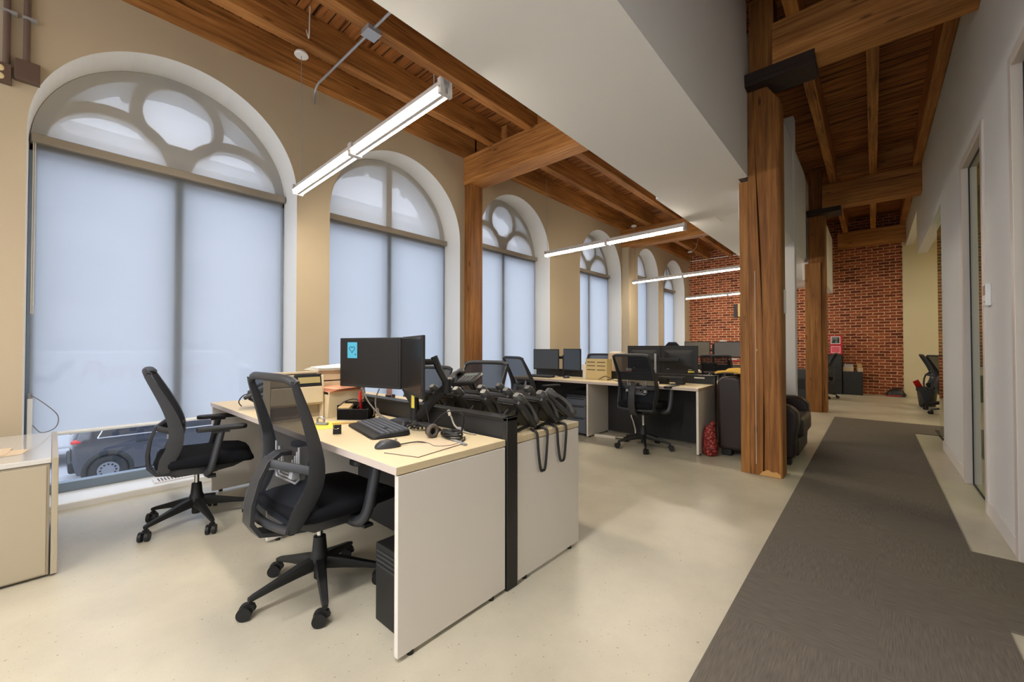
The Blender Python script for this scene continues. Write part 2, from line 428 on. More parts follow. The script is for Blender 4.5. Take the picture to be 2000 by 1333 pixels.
D, M_, L_ = rgb(118,76,38), rgb(170,116,62), rgb(206,152,90)
M = dict(
    wall=mat('beige_wall_paint', rgb(182,167,142), 0.85, spec=0.2, noise=0.03, nscale=2, bump=0.04, bscale=120),
    white=mat('white_wall_paint', rgb(222,222,221), 0.8, spec=0.25, bump=0.03, bscale=140),
    reveal=mat('white_reveal_paint', rgb(222,222,220), 0.8, spec=0.2),
    cream=mat('cream_wall_paint', rgb(214,204,172), 0.85, spec=0.2),
    trimw=mat('white_trim_paint', rgb(220,216,212), 0.5),
    brick=brick_mat(), floor=floor_mat(), carpet=carpet_mat(), deck=deck_mat(),
    beamx=timber('timber_cross', 0, D, M_, L_), beamy=timber('timber_long', 1, D, M_, L_), beamz=timber('timber_upright', 2, rgb(92,58,28), rgb(138,90,44), rgb(170,120,64)),
    planky=timber('timber_plank', 2, rgb(120,80,38), rgb(152,104,54), rgb(176,128,76)),
    iron=mat('dark_iron', rgb(52,40,34), 0.6, metal=0.3),
    fabric=fabric_mat('roller_shade_cloth', (0.62,0.63,0.635,1), 0.055, 0.84),
    arch_fabric=fabric_mat('arch_screen_cloth', (0.84,0.83,0.80,1), 0.09, 0.52),
    tracery=mat('tracery_paint', rgb(120,108,90), 0.8),
    shade_bar=mat('shade_bar_metal', rgb(150,140,125), 0.5, metal=0.2),
    win_frame=mat('window_frame_metal', rgb(120,134,148), 0.45, metal=0.3),
    glass=glass_mat('window_glass', (0.95,0.97,1,1), 0.02),
    office_glass=glass_mat('office_glass', (0.66,0.74,0.62,1), 0.16),
    sill=mat('white_sill', rgb(226,226,224), 0.45),
    lam=mat('white_laminate', rgb(218,212,203), 0.42, spec=0.4),
    desk_top=mat('pale_desktop', rgb(214,196,160), 0.42, spec=0.4, noise=0.02, nscale=3),
    edge=mat('desk_edge', rgb(196,182,172), 0.5),
    black=mat('black_plastic', rgb(24,24,24), 0.5, spec=0.4),
    black_metal=mat('black_metal_panel', rgb(36,35,33), 0.42, metal=0.2),
    dark_panel=mat('dark_modesty_panel', rgb(32,31,31), 0.6),
    charcoal=mat('charcoal_plastic', rgb(44,45,48), 0.45),
    seat=mat('black_seat_fabric', rgb(20,21,25), 0.95, spec=0.15, bump=0.15, bscale=400),
    weave=weave_mat('chair_mesh', rgb(40,42,47), 0.17),
    grey_plastic=mat('grey_plastic', rgb(140,140,142), 0.5),
    lumbar=mat('lumbar_plastic', rgb(150,150,154), 0.45),
    chrome=mat('chrome', rgb(210,210,212), 0.18, metal=1.0),
    silver=mat('silver_plastic', rgb(168,170,174), 0.35, metal=0.4),
    screen=mat('black_screen', rgb(24,21,20), 0.4, spec=0.3),
    screen_side=mat('glare_screen', rgb(26,26,28), 0.16, spec=0.9),
    phone=mat('phone_plastic', rgb(40,39,38), 0.34),
    handset=mat('handset_plastic', rgb(70,69,67), 0.34),
    phone_key=mat('phone_keys', rgb(92,92,94), 0.5),
    phone_lcd=mat('phone_display', rgb(96,104,98), 0.25),
    cord=mat('black_cord', rgb(28,27,27), 0.55),
    grey_cord=mat('grey_cord', rgb(120,112,104), 0.55),
    white_cord=mat('white_cord', rgb(214,206,192), 0.5),
    beige_plastic=mat('cream_tray_plastic', rgb(206,188,154), 0.45, spec=0.4),
    beige_dark=mat('tray_slot', rgb(150,134,108), 0.6),
    paper=mat('paper', rgb(226,220,208), 0.9, spec=0.1),
    pink_paper=mat('salmon_paper', rgb(226,164,134), 0.9, spec=0.1),
    kraft=mat('manila_paper', rgb(206,186,158), 0.9, spec=0.1),
    yellow=mat('yellow_paper', rgb(232,212,96), 0.9, spec=0.1),
    yellow_cloth=mat('yellow_cloth', rgb(222,180,84), 0.95, spec=0.1, bump=0.3, bscale=40),
    blue_note=mat('blue_note', rgb(84,168,196), 0.9, spec=0.1),
    ink=mat('dark_ink', rgb(30,36,52), 0.8),
    red=mat('red_plastic', rgb(196,30,34), 0.4),
    red_print=mat('red_print', rgb(196,28,52), 0.6),
    pink_print=mat('pale_print', rgb(220,90,110), 0.6),
    white_print=mat('white_print', rgb(228,228,226), 0.6),
    grey_print=mat('grey_print', rgb(110,118,120), 0.6),
    dark_print=mat('dark_print', rgb(44,46,48), 0.6),
    wood_tray=mat('birch_ply', rgb(206,184,132), 0.6, noise=0.06, nscale=20),
    wood_slot=mat('slot_shadow_wood', rgb(96,80,50), 0.8),
    leather=mat('brown_leather', rgb(44,33,30), 0.38, spec=0.45, bump=0.12, bscale=90),
    bag=None,
    dark_bag=mat('bin_bag', rgb(34,33,33), 0.4),
    smoke=mat('bin_plastic', rgb(64,62,60), 0.4),
    cab=mat('beige_cabinet_metal', rgb(170,158,136), 0.32, spec=0.5, coat=0.3),
    cab_top=mat('gloss_cabinet_top', rgb(206,202,196), 0.08, spec=0.6, coat=0.6),
    conduit=mat('brown_conduit', rgb(108,90,80), 0.5, metal=0.2),
    box_brown=mat('brown_steel_box', rgb(98,78,66), 0.5, metal=0.2),
    outlet=mat('outlet_ivory', rgb(214,196,150), 0.5),
    emt=mat('galvanised', rgb(178,182,188), 0.4, metal=0.5),
    lamp_body=mat('lamp_aluminium', rgb(196,190,186), 0.4, metal=0.3),
    tube=emit('lamp_tube', (1.0, 0.89, 0.72, 1), 44.0),
    reflector=mat('lamp_reflector', rgb(150,142,132), 0.5),
    plant=mat('leaf_green', rgb(92,128,58), 0.6),
    asphalt=mat('asphalt', rgb(190,192,197), 0.9, noise=0.12, nscale=3),
    stone=mat('grey_stone', rgb(184,186,188), 0.9, noise=0.08, nscale=1.5),
    stone_dark=mat('facade_window', rgb(150,155,162), 0.3),
    car_paint=mat('navy_car_paint', rgb(44,48,60), 0.18, spec=0.6, coat=0.8),
    car_trim=mat('car_black_trim', rgb(34,36,40), 0.6),
    car_glass=mat('car_glass', rgb(30,36,44), 0.08, spec=0.7),
    tail=mat('tail_lamp_red', rgb(196,40,48), 0.25),
    tyre=mat('tyre_rubber', rgb(46,48,52), 0.8),
    rim=mat('steel_rim', rgb(136,140,148), 0.4, metal=0.5),
    van_paint=mat('white_van_paint', rgb(226,228,232), 0.35),
    van_red=mat('van_red_letter', rgb(206,40,60), 0.5),
    van_blue=mat('van_blue_letter', rgb(40,60,130), 0.5),
    thermostat=mat('thermostat_white', rgb(222,222,222), 0.4),
    thermo_lcd=mat('thermostat_display', rgb(126,84,62), 0.3),
    green_floor=mat('office_carpet', rgb(110,116,98), 0.95),
)
def crinkle():
    m = mat('red_net_bag', rgb(150,52,48), 0.45, spec=0.4)
    nt = m.node_tree; p = nt.nodes['Principled BSDF']; L = nt.links.new
    tc = nt.nodes.new('ShaderNodeTexCoord'); vo = nt.nodes.new('ShaderNodeTexVoronoi'); vo.inputs['Scale'].default_value = 34
    L(tc.outputs['Object'], vo.inputs['Vector'])
    r = ramp(nt, [(0.05, rgb(206,150,130)), (0.25, rgb(168,64,58)), (0.6, rgb(110,30,32))]); L(vo.outputs['Distance'], r.inputs['Fac']); L(r.outputs[0], p.inputs['Base Color'])
    bp = nt.nodes.new('ShaderNodeBump'); bp.inputs['Strength'].default_value = 0.8; bp.inputs['Distance'].default_value = 0.02
    L(vo.outputs['Distance'], bp.inputs['Height']); L(bp.outputs['Normal'], p.inputs['Normal'])
    return m
M['bag'] = crinkle()
M['panel_light'] = emit('panel_light', (1.0,0.86,0.62,1), 5.0)

M['added_soffit_light'] = emit('added_soffit_light', (1.0,0.97,0.94,1), 27.0)  # glow of the extra corridor lamps under the bulkhead
# ------------------------------------------------------------------ camera
cam_d = bpy.data.cameras.new('camera'); cam = bpy.data.objects.new('camera', cam_d); COL.objects.link(cam)
cam_d.sensor_width = 36; cam_d.lens = 796/2000*36; cam_d.clip_start = 0.05; cam_d.clip_end = 300
cam.location = (0, 0, 1.19); cam.rotation_euler = (PI/2 + 0.0141, 0, 0.725)
sc.camera = cam

# ------------------------------------------------------------------ setting
XW, XG, XO = -4.42, -4.78, -4.98
XR = 0.605
Y0, Y1 = -3.4, 13.6
ZT = 4.46           # underside of the corridor plank deck
ZD = 4.215          # underside of the plank deck over the desks
# window openings: y0, y1, top, tracery kind
WIN = [(-0.132, 1.655, 3.63, 'rose'), (1.995, 3.865, 3.62, 'cross'), (4.235, 6.035, 3.70, 'rose'),
       (7.06, 8.86, 3.73, 'rose'), (9.66, 11.08, 3.76, 'cross'), (11.44, 13.16, 3.76, 'rose')]
SILL = 0.045

def arched_wall(mb, x):
    def q(a, b): mb.add([(x,a[0],a[1]),(x,b[0],b[1]),(x,b[0],ZT),(x,a[0],ZT)], [(0,1,2,3)])
    y = Y0
    for (a, b, top, k) in WIN:
        mb.add([(x,y,0),(x,a,0),(x,a,ZT),(x,y,ZT)], [(0,1,2,3)])
        r = (b-a)/2; c = (a+b)/2; zs = top - r
        pts = [(c - r*math.cos(PI*i/36), zs + r*math.sin(PI*i/36)) for i in range(37)]
        for p, n in zip(pts, pts[1:]): q(p, n)
        mb.add([(x,a,0),(x,b,0),(x,b,SILL),(x,a,SILL)], [(0,1,2,3)])
        y = b
    mb.add([(x,y,0),(x,Y1,0),(x,Y1,ZT),(x,y,ZT)], [(0,1,2,3)])
wl = MB(); arched_wall(wl, XW); arched_wall(wl, XO)
struct(wl.build('wall_left', M['wall']), 'beige painted window wall pierced by six arched openings', 'wall')

def ring(mb, cy, cz, r0, r1, a0, a1, x0, x1, n=40):
    o = arc(cy, cz, r1, a0, a1, n); i = arc(cy, cz, r0, a0, a1, n)
    for k in range(n):
        vs = [(x0,)+o[k], (x0,)+o[k+1], (x0,)+i[k+1], (x0,)+i[k], (x1,)+o[k], (x1,)+o[k+1], (x1,)+i[k+1], (x1,)+i[k]]
        mb.add(vs, [(0,1,2,3),(7,6,5,4),(0,4,5,1),(3,2,6,7)])

places = ['nearest the beige cabinet', 'behind the two monitors with the blue note', 'just past the timber wall post',
          'second past the timber wall post', 'first past the white wall pier', 'beside the brick wall']
shade_src = None
for i, (a, b, top, kind) in enumerate(WIN):
    r = (b-a)/2; c = (a+b)/2; zs = top - r
    w = thing('window_%d' % (i+1), None, None, (0,0,0))
    struct(w, 'tall arched window %s, %s tracery' % (places[i], 'round' if kind == 'rose' else 'cross'), 'window')
    # plastered reveal
    pts = [(a, SILL), (a, zs)] + [(c - r*math.cos(PI*k/40), zs + r*math.sin(PI*k/40)) for k in range(1, 40)] + [(b, zs), (b, SILL)]
    mb = MB(); ri = 0.985
    for p, n in zip(pts, pts[1:]):
        mb.add([(XW,)+p, (XW,)+n, (XO,)+n, (XO,)+p], [(0,1,2,3)])
    mb.build('reveal', M['reveal'], w, smooth=30)
    B(XO, XW+0.004, a, b, -0.01, SILL).build('sill', M['sill'], w, bevel=0.006)
    # metal sash: bottom rail, jambs, centre mullion, transom and the arch tracery
    x0, x1 = XG-0.07, XG+0.012
    zb = zs - 0.0
    f = MB()
    f.box(x0, x1, a, b, SILL, SILL+0.075); f.box(x0, x1, a, a+0.045, SILL, zb); f.box(x0, x1, b-0.045, b, SILL, zb)
    f.box(x0-0.02, x1, c-0.04, c+0.04, SILL, zb)
    f.build('frame', M['win_frame'], w, bevel=0.004)
    t = MB()
    t.box(x0, x1, a, b, zs-0.05, zs+0.06)
    ring(t, c, zs, r-0.09, r+0.0, 0, PI, x0, x1)
    if kind == 'rose':
        rc = r*0.285; cz = zs + r*0.60; bar = 0.085
        ring(t, c, cz, rc, rc+bar, 0, 2*PI, x0, x1, 48)
        rl = r*0.435
        for sgn in (-1, 1):
            ring(t, c + sgn*(r*0.5), zs+0.02, rl-0.03, rl+bar-0.02, 0, PI, x0, x1)
        t.box(x0, x1, c-0.06, c+0.06, zs, zs + r*0.33)
    else:
        t.box(x0, x1, c-0.045, c+0.045, zs, top-0.02)
    t.build('tracery', M['tracery'], w)
    g = MB(); gy = [(a, SILL)] + [(c - r*math.cos(PI*k/24), zs + r*math.sin(PI*k/24)) for k in range(25)] + [(b, SILL)]
    g.prism(gy, XG-0.03, XG-0.024, 'x'); g.build('glass_pane', M['glass'], w)
    # rough stone arch on the outside
    rnd = random.Random(i); so = MB(); n = 26
    for k in range(n):
        a0 = PI*k/n; a1 = PI*(k+1)/n; rr = r - 0.075 - (0.045 if rnd.random() < 0.3 else 0.0) - rnd.random()*0.012
        ring(so, c, zs, rr, r+0.35, a0, a1, XO-0.12, XO-0.02, 2)
    so.build('stone_arch', M['stone'], w)
    # cloth screen in the arch head and roller shade below
    s = MB(); s.prism([(c - (r-0.004)*math.cos(PI*k/40), zs + (r-0.004)*math.sin(PI*k/40)) for k in range(41)], XG+0.018, XG+0.019, 'x')
    ss = s.build('arch_screen', M['arch_fabric'])
    # single sheet, no thickness doubling
    me = ss.data; bm = bmesh.new(); bm.from_mesh(me)
    kill = [fc for fc in bm.faces if not (len(fc.verts) > 4 and fc.calc_center_median().x > XG+0.0185)]
    bmesh.ops.delete(bm, geom=kill, context='FACES'); bm.to_mesh(me); bm.free()
    tag(ss, 'cloth screen in the arch of the window %s' % places[i], 'screen', 'cloth screens in the window arches')
    zbot = 0.515 if i == 0 else SILL+0.10
    sh = thing('roller_shade', 'white roller shade lowered over the window %s' % places[i], 'blind', (XG+0.03, c, zs), 0, 'roller shades in the arched windows')
    hw = r-0.012
    cl = MB(); cl.grid(lambda u, v: (0.0, -hw+0.010+(2*hw-0.020)*u, (zbot-zs)*(1-v)), 2, 8)
    cl.build('cloth', M['fabric'], sh)
    B(-0.012, 0.055, -hw, hw, -0.005, 0.062).build('head_bar', M['shade_bar'], sh, bevel=0.006)
    MB().cyl((0.0,-hw+0.03,zbot-zs), (0.0,hw-0.03,zbot-zs), 0.016, n=12).build('bottom_bar', M['sill'], sh, smooth=40)
    if i < 4:
        ch = MB(); ch.tube([(0.03,-hw+0.012,0.0),(0.03,-hw+0.012,-1.3)], 0.003, n=6); ch.tube([(0.03,-hw+0.022,0.0),(0.03,-hw+0.022,-1.3)], 0.003, n=6)
        ch.build('pull_cord', M['white_cord'], sh)
# cord tensioner and loop at the first window
t = thing('cord_tensioner', 'white cord tensioner tube with a hanging loop on the left jamb of the first window', 'blind hardware', (XG+0.045, -0.105, 0.30))
B(-0.014, 0.014, -0.014, 0.014, 0.02, 0.50).build('tube', M['sill'], t, bevel=0.005)
B(-0.010, 0.010, -0.012, 0.012, 0.50, 0.54).build('clip', M['grey_plastic'], t, bevel=0.003)
MB().tube(spline([(0.01,0.0,0.53),(0.02,0.07,0.46),(0.02,0.14,0.36),(0.02,0.13,0.27),(0.02,0.06,0.24),(0.015,0.015,0.30)], 6), 0.003, n=6).build('cord_loop', M['grey_cord'], t, smooth=60)

# floor register on the first sill
rg = thing('floor_register', 'white slotted air register on the sill below the first window', 'vent', (-4.565, 0.80, SILL))
B(-0.075, 0.075, -0.22, 0.22, 0.0, 0.010).build('frame', M['trimw'], rg, bevel=0.003)
sl = MB()
for k in range(18): sl.box(-0.05, 0.05, -0.19+k*0.0215, -0.182+k*0.0215, 0.0101, 0.0125)
sl.build('slots', mat('register_slots', rgb(88,84,78), 0.7), rg)

struct(B(XO, 4.0, Y0, Y1, -0.12, 0.0).build('floor', M['floor']), 'glossy cream painted concrete floor with dark specks', 'floor')
struct(B(XO, -1.0, Y0, Y1+0.2, ZD, ZT+0.08).build('ceiling', M['deck']), 'brown plank ceiling deck above the joists over the desks', 'ceiling')
struct(B(-1.0, 0.9, Y0, Y1+0.2, ZT, ZT+0.08).build('ceiling_corridor', M['deck']), 'dark plank ceiling deck over the corridor', 'ceiling')
struct(B(XO, 0.545, Y1, Y1+0.25, 0, ZT).build('wall_back', M['brick']), 'exposed red brick end wall with pale mortar', 'wall')
struct(B(0.545, 4.0, Y1-0.04, Y1+0.25, 0, ZT).build('wall_alcove_end', M['cream']), 'cream painted end wall of the alcove past the brick', 'wall')
wf = MB(); wf.box(XO, -4.2, Y0-0.15, Y0, 0, ZT); wf.box(0.55, 4.0, Y0-0.15, Y0, 0, ZT); wf.box(-4.2, 0.55, Y0-0.15, Y0, 0, 0.12); wf.box(-4.2, 0.55, Y0-0.15, Y0, 3.95, ZT)
for k in range(1, 4): wf.box(-4.2+4.75*k/4-0.05, -4.2+4.75*k/4+0.05, Y0-0.15, Y0, 0.12, 3.95)
struct(wf.build('wall_front', M['white']), 'unseen white wall behind the camera with wide openings added for daylight', 'wall')  # openings invented to let sky light in from behind the view

# corridor wall with openings
wr = MB(); XR2 = XR+0.13
DO = [(2.62, 3.575, 2.79), (4.43, 5.315, 2.775)]
wr.box(XR, XR2, Y0, DO[0][0], 0, ZT); wr.box(XR, XR2, DO[0][0], DO[0][1], DO[0][2], ZT)
wr.box(XR, XR2, DO[0][1], DO[1][0], 0, ZT); wr.box(XR, XR2, DO[1][0], DO[1][1], DO[1][2], ZT)
wr.box(XR, XR2, DO[1][1], 6.86, 0, ZT); wr.box(XR, XR2, 6.86, 10.25, 2.86, ZT); wr.box(XR, XR2, 10.25, Y1-0.04, 3.62, ZT)
struct(wr.build('wall_right', M['white']), 'white corridor wall with glazed office openings', 'wall')
bb = MB(); bb.box(XR-0.010, XR, DO[0][1]+0.05, DO[1][0]-0.0, 0, 0.105); bb.box(XR-0.010, XR, DO[1][1]+0.05, 6.86, 0, 0.105)
struct(bb.build('baseboard_right', M['trimw'], bevel=0.003), 'low white baseboard along the corridor wall', 'baseboard')
# offices behind the glass
al = MB(); al.box(3.3, 3.4, Y0, Y1, 0, 3.7); al.box(XR2, 3.3, 6.72, 6.86, 0, 3.7); al.box(XR2, 3.3, 3.9, 4.0, 0, 3.7)
struct(al.build('wall_offices', M['cream']), 'cream partition walls of the side offices', 'wall')
struct(B(XR2, 3.3, Y0, 6.72, 2.95, 3.05).build('ceiling_offices', M['white']), 'white ceiling of the side offices', 'ceiling')
struct(B(XR2, 3.3, 6.86, Y1, 3.62, 3.70).build('ceiling_alcove', M['cream']), 'cream ceiling of the alcove', 'ceiling')
struct(B(XR2+0.02, 3.3, 4.0, 6.72, 0.0, 0.006).build('floor_office', M['green_floor']), 'grey green office carpet behind the glass', 'floor')
for k, (a, b, z) in enumerate(DO):
    d = thing('door_%d' % (k+1), None, None, (0,0,0)); struct(d, 'glazed office doorway %s' % ('past the thermostat' if k else 'before the thermostat'), 'door')
    fr = MB(); fr.box(XR-0.014, XR2+0.01, b-0.022, b+0.045, 0, z+0.045); fr.box(XR-0.014, XR2+0.01, a-0.045, a+0.022, 0, z+0.045); fr.box(XR-0.014, XR2+0.01, a+0.022, b-0.022, z-0.022, z+0.045)
    fr.build('frame', mat('door_frame_%d' % k, rgb(206,196,190), 0.45), d, bevel=0.004)
    sm = MB(); sm.box(XR+0.030, XR+0.048, b-0.036, b-0.021, 0, z-0.021); sm.box(XR+0.030, XR+0.048, a+0.02, b-0.036, z-0.036, z-0.021); sm.box(XR+0.030, XR+0.048, a+0.02, b-0.036, 0, 0.012)
    sm.build('seal', M['black'], d)
    B(XR+0.034, XR+0.044, a+0.02, b-0.036, 0.012, z-0.036).build('glass_pane', M['office_glass'], d)
sg = thing('window_7', None, None, (0,0,0)); struct(sg, 'full height office glass panel at the end of the white corridor wall', 'window')
B(XR+0.05, XR+0.062, 6.862, 7.86, 0.012, 2.86).build('glass_pane', M['office_glass'], sg)
B(XR+0.04, XR+0.072, 6.862, 8.3, 0.0, 0.012).build('floor_track', M['black'], sg)

# carpet runner
cp = MB(); z0, z1 = 0.0, 0.009
cp.box(-0.497, 0.412, -3.2, 8.78, z0, z1); cp.box(0.412, XR+0.1, 2.66, 3.53, z0, z1); cp.box(0.412, 1.3, 7.83, 8.78, z0, z1)
tag(cp.build('carpet_runner', M['carpet']), 'long charcoal carpet tile runner down the corridor with branches to the doors', 'carpet')

# ------------------------------------------------------------------ timber frame
for k, (y0, y1, z0, z1, nm) in enumerate([(3.925, 4.21, 3.525, 3.93, 'over the timber wall post'), (8.86, 9.15, 3.525, 3.93, 'over the white wall pier')]):
    b = struct(B(XW, -0.95, y0, y1, z0, z1).build('cross_beam', M['beamx'], bevel=0.008), 'brown timber cross beam %s' % nm, 'beam')
for k, (y0, y1, z0, z1, nm) in enumerate([(4.245, 4.52, 3.68, 4.09, 'nearest, above the split column'), (9.1, 9.38, 3.66, 4.09, 'far, above the second column'), (13.3, 13.58, 3.72, 4.09, 'against the brick wall')]):
    struct(B(-0.655 if k == 0 else -0.66, XR, y0, y1, z0, z1).build('corridor_beam', M['beamx'], bevel=0.008), 'dark timber corridor beam, %s' % nm, 'beam')
JX = [-4.44, -3.91, -3.28, -2.65, -2.03]
for bay, (y0, y1, off) in enumerate([(Y0, 4.10, 0.0), (4.06, 9.03, 0.10), (9.0, Y1, 0.03)]):
    for j, x in enumerate(JX):
        xo = x + (off if j else 0.0)
        o = B(xo, xo+0.118, y0, y1, 3.93, ZD).build('ceiling_joist', M['beamy'], bevel=0.006)
        struct(o, 'timber ceiling joist, %s from the window wall in the %s bay' % (['first','second','third','fourth','fifth'][j], ['near','middle','far'][bay]), 'joist')
for bay, (y0, y1) in enumerate([(Y0, 4.4), (4.36, 9.25), (9.22, 13.5)]):
    for j, x in enumerate([-0.55, -0.025, 0.50]):
        o = B(x, min(x+0.10, XR), y0, y1, 4.09, ZT).build('corridor_joist', M['beamy'], bevel=0.006)
        struct(o, 'timber corridor joist, %s in the %s bay' % (['left one','middle one','one along the white wall'][j], ['near','middle','far'][bay]), 'joist')
# blocking between corridor joists
bl = MB(); bl.box(-0.45,-0.025, 9.0, 9.05, 4.12, ZT); bl.box(0.075, 0.5, 8.95, 9.0, 4.12, ZT)
struct(bl.build('joist_blocking', M['beamx']), 'short timber blocking between corridor joists', 'joist')
# posts
struct(B(XW, -4.275, 3.95, 4.175, 0, 3.525).build('wall_post', M['beamz'], bevel=0.006), 'timber post standing against the window wall', 'post')
struct(B(XW, -4.235, 8.89, 9.36, 0, 3.525).build('wall_pier', M['wall'], bevel=0.004), 'beige drywall pier against the window wall', 'pier')
# split column
col = thing('split_column', None, None, (0,0,0)); struct(col, 'big weathered timber column with a long crack, left of the carpet', 'column')
xa, xb = -0.872, -0.618; ya, yb = 4.36, 4.60
def crack(z): return -0.765 + 0.018*math.sin(z*1.3) - 0.012*z
secs = []
for k in range(26):
    z = 3.60*k/25; cxx = crack(z); wd = 0.0045 + 0.0035*math.sin(z*3.1+1)
    rx = xb if z < 3.45 else xb - 0.09*((z-3.45)/0.15)**2
    secs.append([(xa,ya,z),(cxx-wd,ya,z),(cxx+0.004,ya+0.06,z),(cxx+wd,ya,z),(rx-0.012,ya,z),(rx,ya+0.012,z),(rx,yb,z),(xa,yb,z)])
MB().loft(secs).build('shaft', M['beamz'], col)
B(-0.952, xa-0.001, ya+0.006, yb-0.03, 0, 2.765).build('side_plank', M['planky'], col, bevel=0.004)
MB().prism([(-0.80,0.004),(-0.63,0.004),(-0.632,0.03),(-0.66,0.052),(-0.70,0.045),(-0.73,0.062),(-0.77,0.04)], ya-0.003, ya, 'y').build('split_patch', mat('raw_split_wood', rgb(206,158,96), 0.7), col)
st = MB(); st.box(-0.826, -0.821, ya-0.0025, ya, 0.10, 1.9); st.box(-0.814,-0.809, ya-0.002, ya, 1.15, 1.17); st.build('paint_drip', mat('old_white_paint', rgb(196,178,150), 0.7), col)
B(-0.862, -0.66, 4.38, 4.58, 3.69, ZT).build('upper_shaft', M['beamz'], col, bevel=0.005)
pl = MB(); pl.box(-0.872, -0.345, 4.235, 4.245, 3.640, 3.712); pl.box(-0.872, -0.345, 4.245, 4.53, 3.60, 3.68)
pl.build('bearing_plate', M['iron'], col, bevel=0.003)
B(xb-0.0, xb+0.012, 4.50, 4.56, 1.50, 1.72).build('switch_plate', M['trimw'], col, bevel=0.002)
c2 = thing('far_column', None, None, (0,0,0)); struct(c2, 'second timber column at the far end of the carpet', 'column')
B(-0.885, -0.628, 9.27, 9.52, 0, 3.66).build('shaft', M['beamz'], c2, bevel=0.006)
B(-0.935, -0.70, 9.225, 9.268, 0, 2.72).build('front_plank', M['planky'], c2, bevel=0.004)
B(-0.89, -0.40, 9.10, 9.50, 3.58, 3.665).build('bearing_plate', M['iron'], c2, bevel=0.003)
B(-0.872, -0.68, 9.29, 9.50, 3.67, ZT).build('upper_shaft', M['beamz'], c2)
# duct bulkheads
struct(B(-1.725, -0.874, Y0, 4.355, 2.80, ZT).build('bulkhead', M['white']), 'wide white drywall bulkhead over the aisle between desks and corridor', 'bulkhead')
b2 = MB(); b2.box(-1.76, -0.955, 4.355, Y1, 2.80, ZT)
struct(b2.build('bulkhead', M['white']), 'white drywall bulkhead continuing beyond the split column', 'bulkhead')
b3 = MB(); b3.prism(rrect(-1.02, -0.728, 2.46, 3.76, 0.05), 4.65, 7.36, 'y')
struct(b3.build('bulkhead_duct', M['white'], smooth=35), 'round edged white duct boxing behind the split column', 'bulkhead')
struct(B(-0.832, -0.712, 6.05, 6.20, 0, 4.05).build('wall_nib', M['white'], bevel=0.004), 'white drywall nib behind the brown armchair', 'wall')
struct(B(-1.0, -0.71, 9.55, 12.4, 2.47, 3.78).build('bulkhead_duct', M['white'], bevel=0.01), 'white duct boxing beyond the far column', 'bulkhead')
tag(B(-1.452, -1.438, 5.36, 5.70, 2.795, 2.801).build('slot_diffuser', M['sill']), 'short white slot diffuser in the bulkhead soffit', 'vent')
tag(MB().lathe([(0.09,0),(0.10,0.012),(0.08,0.03)], (-1.15, 7.2, 2.77), 24).build('ceiling_disc', M['sill'], smooth=40), 'white round disc fitting under the bulkhead past the split column', 'ceiling fitting')
# ------------------------------------------------------------------ pendant lamps
lamp_places = ['nearest the camera over the white desks', 'second from the camera over the middle desks', 'third from the camera, before the brick wall', 'farthest, close to the brick wall']
def lamp(y, xf, xn, zf, zn, label, wires):
    c = Vector(((xf+xn)/2, y, (zf+zn)/2)); hl = (xn-xf)/2; tilt = math.atan2(zn-zf, xn-xf)
    t = thing('pendant_lamp', label, 'lamp', c, 0, 'linear pendant lamps over the desks', rot=(0,-tilt,0))
    b = MB(); b.box(-hl, hl, -0.026, 0.026, 0.032, 0.074); b.box(-hl, hl, -0.014, 0.014, -0.010, 0.032)
    b.build('housing', M['lamp_body'], t, bevel=0.003)
    rf = MB()
    for s in (-1, 1):
        rf.add([(-hl,s*0.009,0.030),(hl,s*0.009,0.030),(hl,s*0.053,0.017),(-hl,s*0.053,0.017),(-hl,s*0.026,0.036),(hl,s*0.026,0.036)], [(0,1,2,3),(3,2,5,4)])
    rf.build('reflector', M['reflector'], t)
    for x0, x1 in ((-hl+0.015, -0.03), (0.03, hl-0.03)):
        for s in (-1, 1):
            MB().cyl((x0, s*0.034, 0.006), (x1, s*0.034, 0.006), 0.0105, n=12).build('tube', M['tube'], t, smooth=40)
    for x0, x1 in ((hl-0.028, hl), (-hl, -hl+0.014), (-0.026, 0.026)):
        B(x0, x1, -0.045, 0.045, -0.016, 0.076).build('end_cap' if abs(x0) > 0.1 else 'joint', M['lamp_body'], t, bevel=0.003)
    for (wx, wz, can) in wires:
        lx = wx - c.x
        MB().cyl((lx, 0, 0.07), (lx, 0, wz - c.z), 0.0028, n=6).build('hanging_wire', M['grey_plastic'], t)
        if can:
            MB().lathe([(0.055,0),(0.06,0.008),(0.05,0.03)], (lx, 0, wz - c.z - 0.03), 24).build('ceiling_cup', M['sill'], t, smooth=40)
    return t
lamp(1.5, -3.995, -1.835, 2.615, 2.665, 'long lit linear pendant lamp %s' % lamp_places[0], [(-3.90,3.93,True),(-1.95,2.80,False)])
lamp(5.3, -3.965, -1.76, 2.66, 2.685, 'long lit linear pendant lamp %s' % lamp_places[1], [(-3.93,3.93,False),(-1.85,2.80,False)])
lamp(8.6, -4.005, -1.82, 2.605, 2.655, 'long lit linear pendant lamp %s' % lamp_places[2], [(-3.95,3.93,True)])
lamp(12.0, -3.99, -1.80, 2.545, 2.60, 'long lit linear pendant lamp %s' % lamp_places[3], [(-3.84,3.93,True)])
# unseen lamp of the same kind, added behind the camera to brighten the room
lamp(-2.3, -3.99, -1.80, 2.64, 2.64, 'long lit linear pendant lamp behind the camera', [(-3.9,3.93,True)])

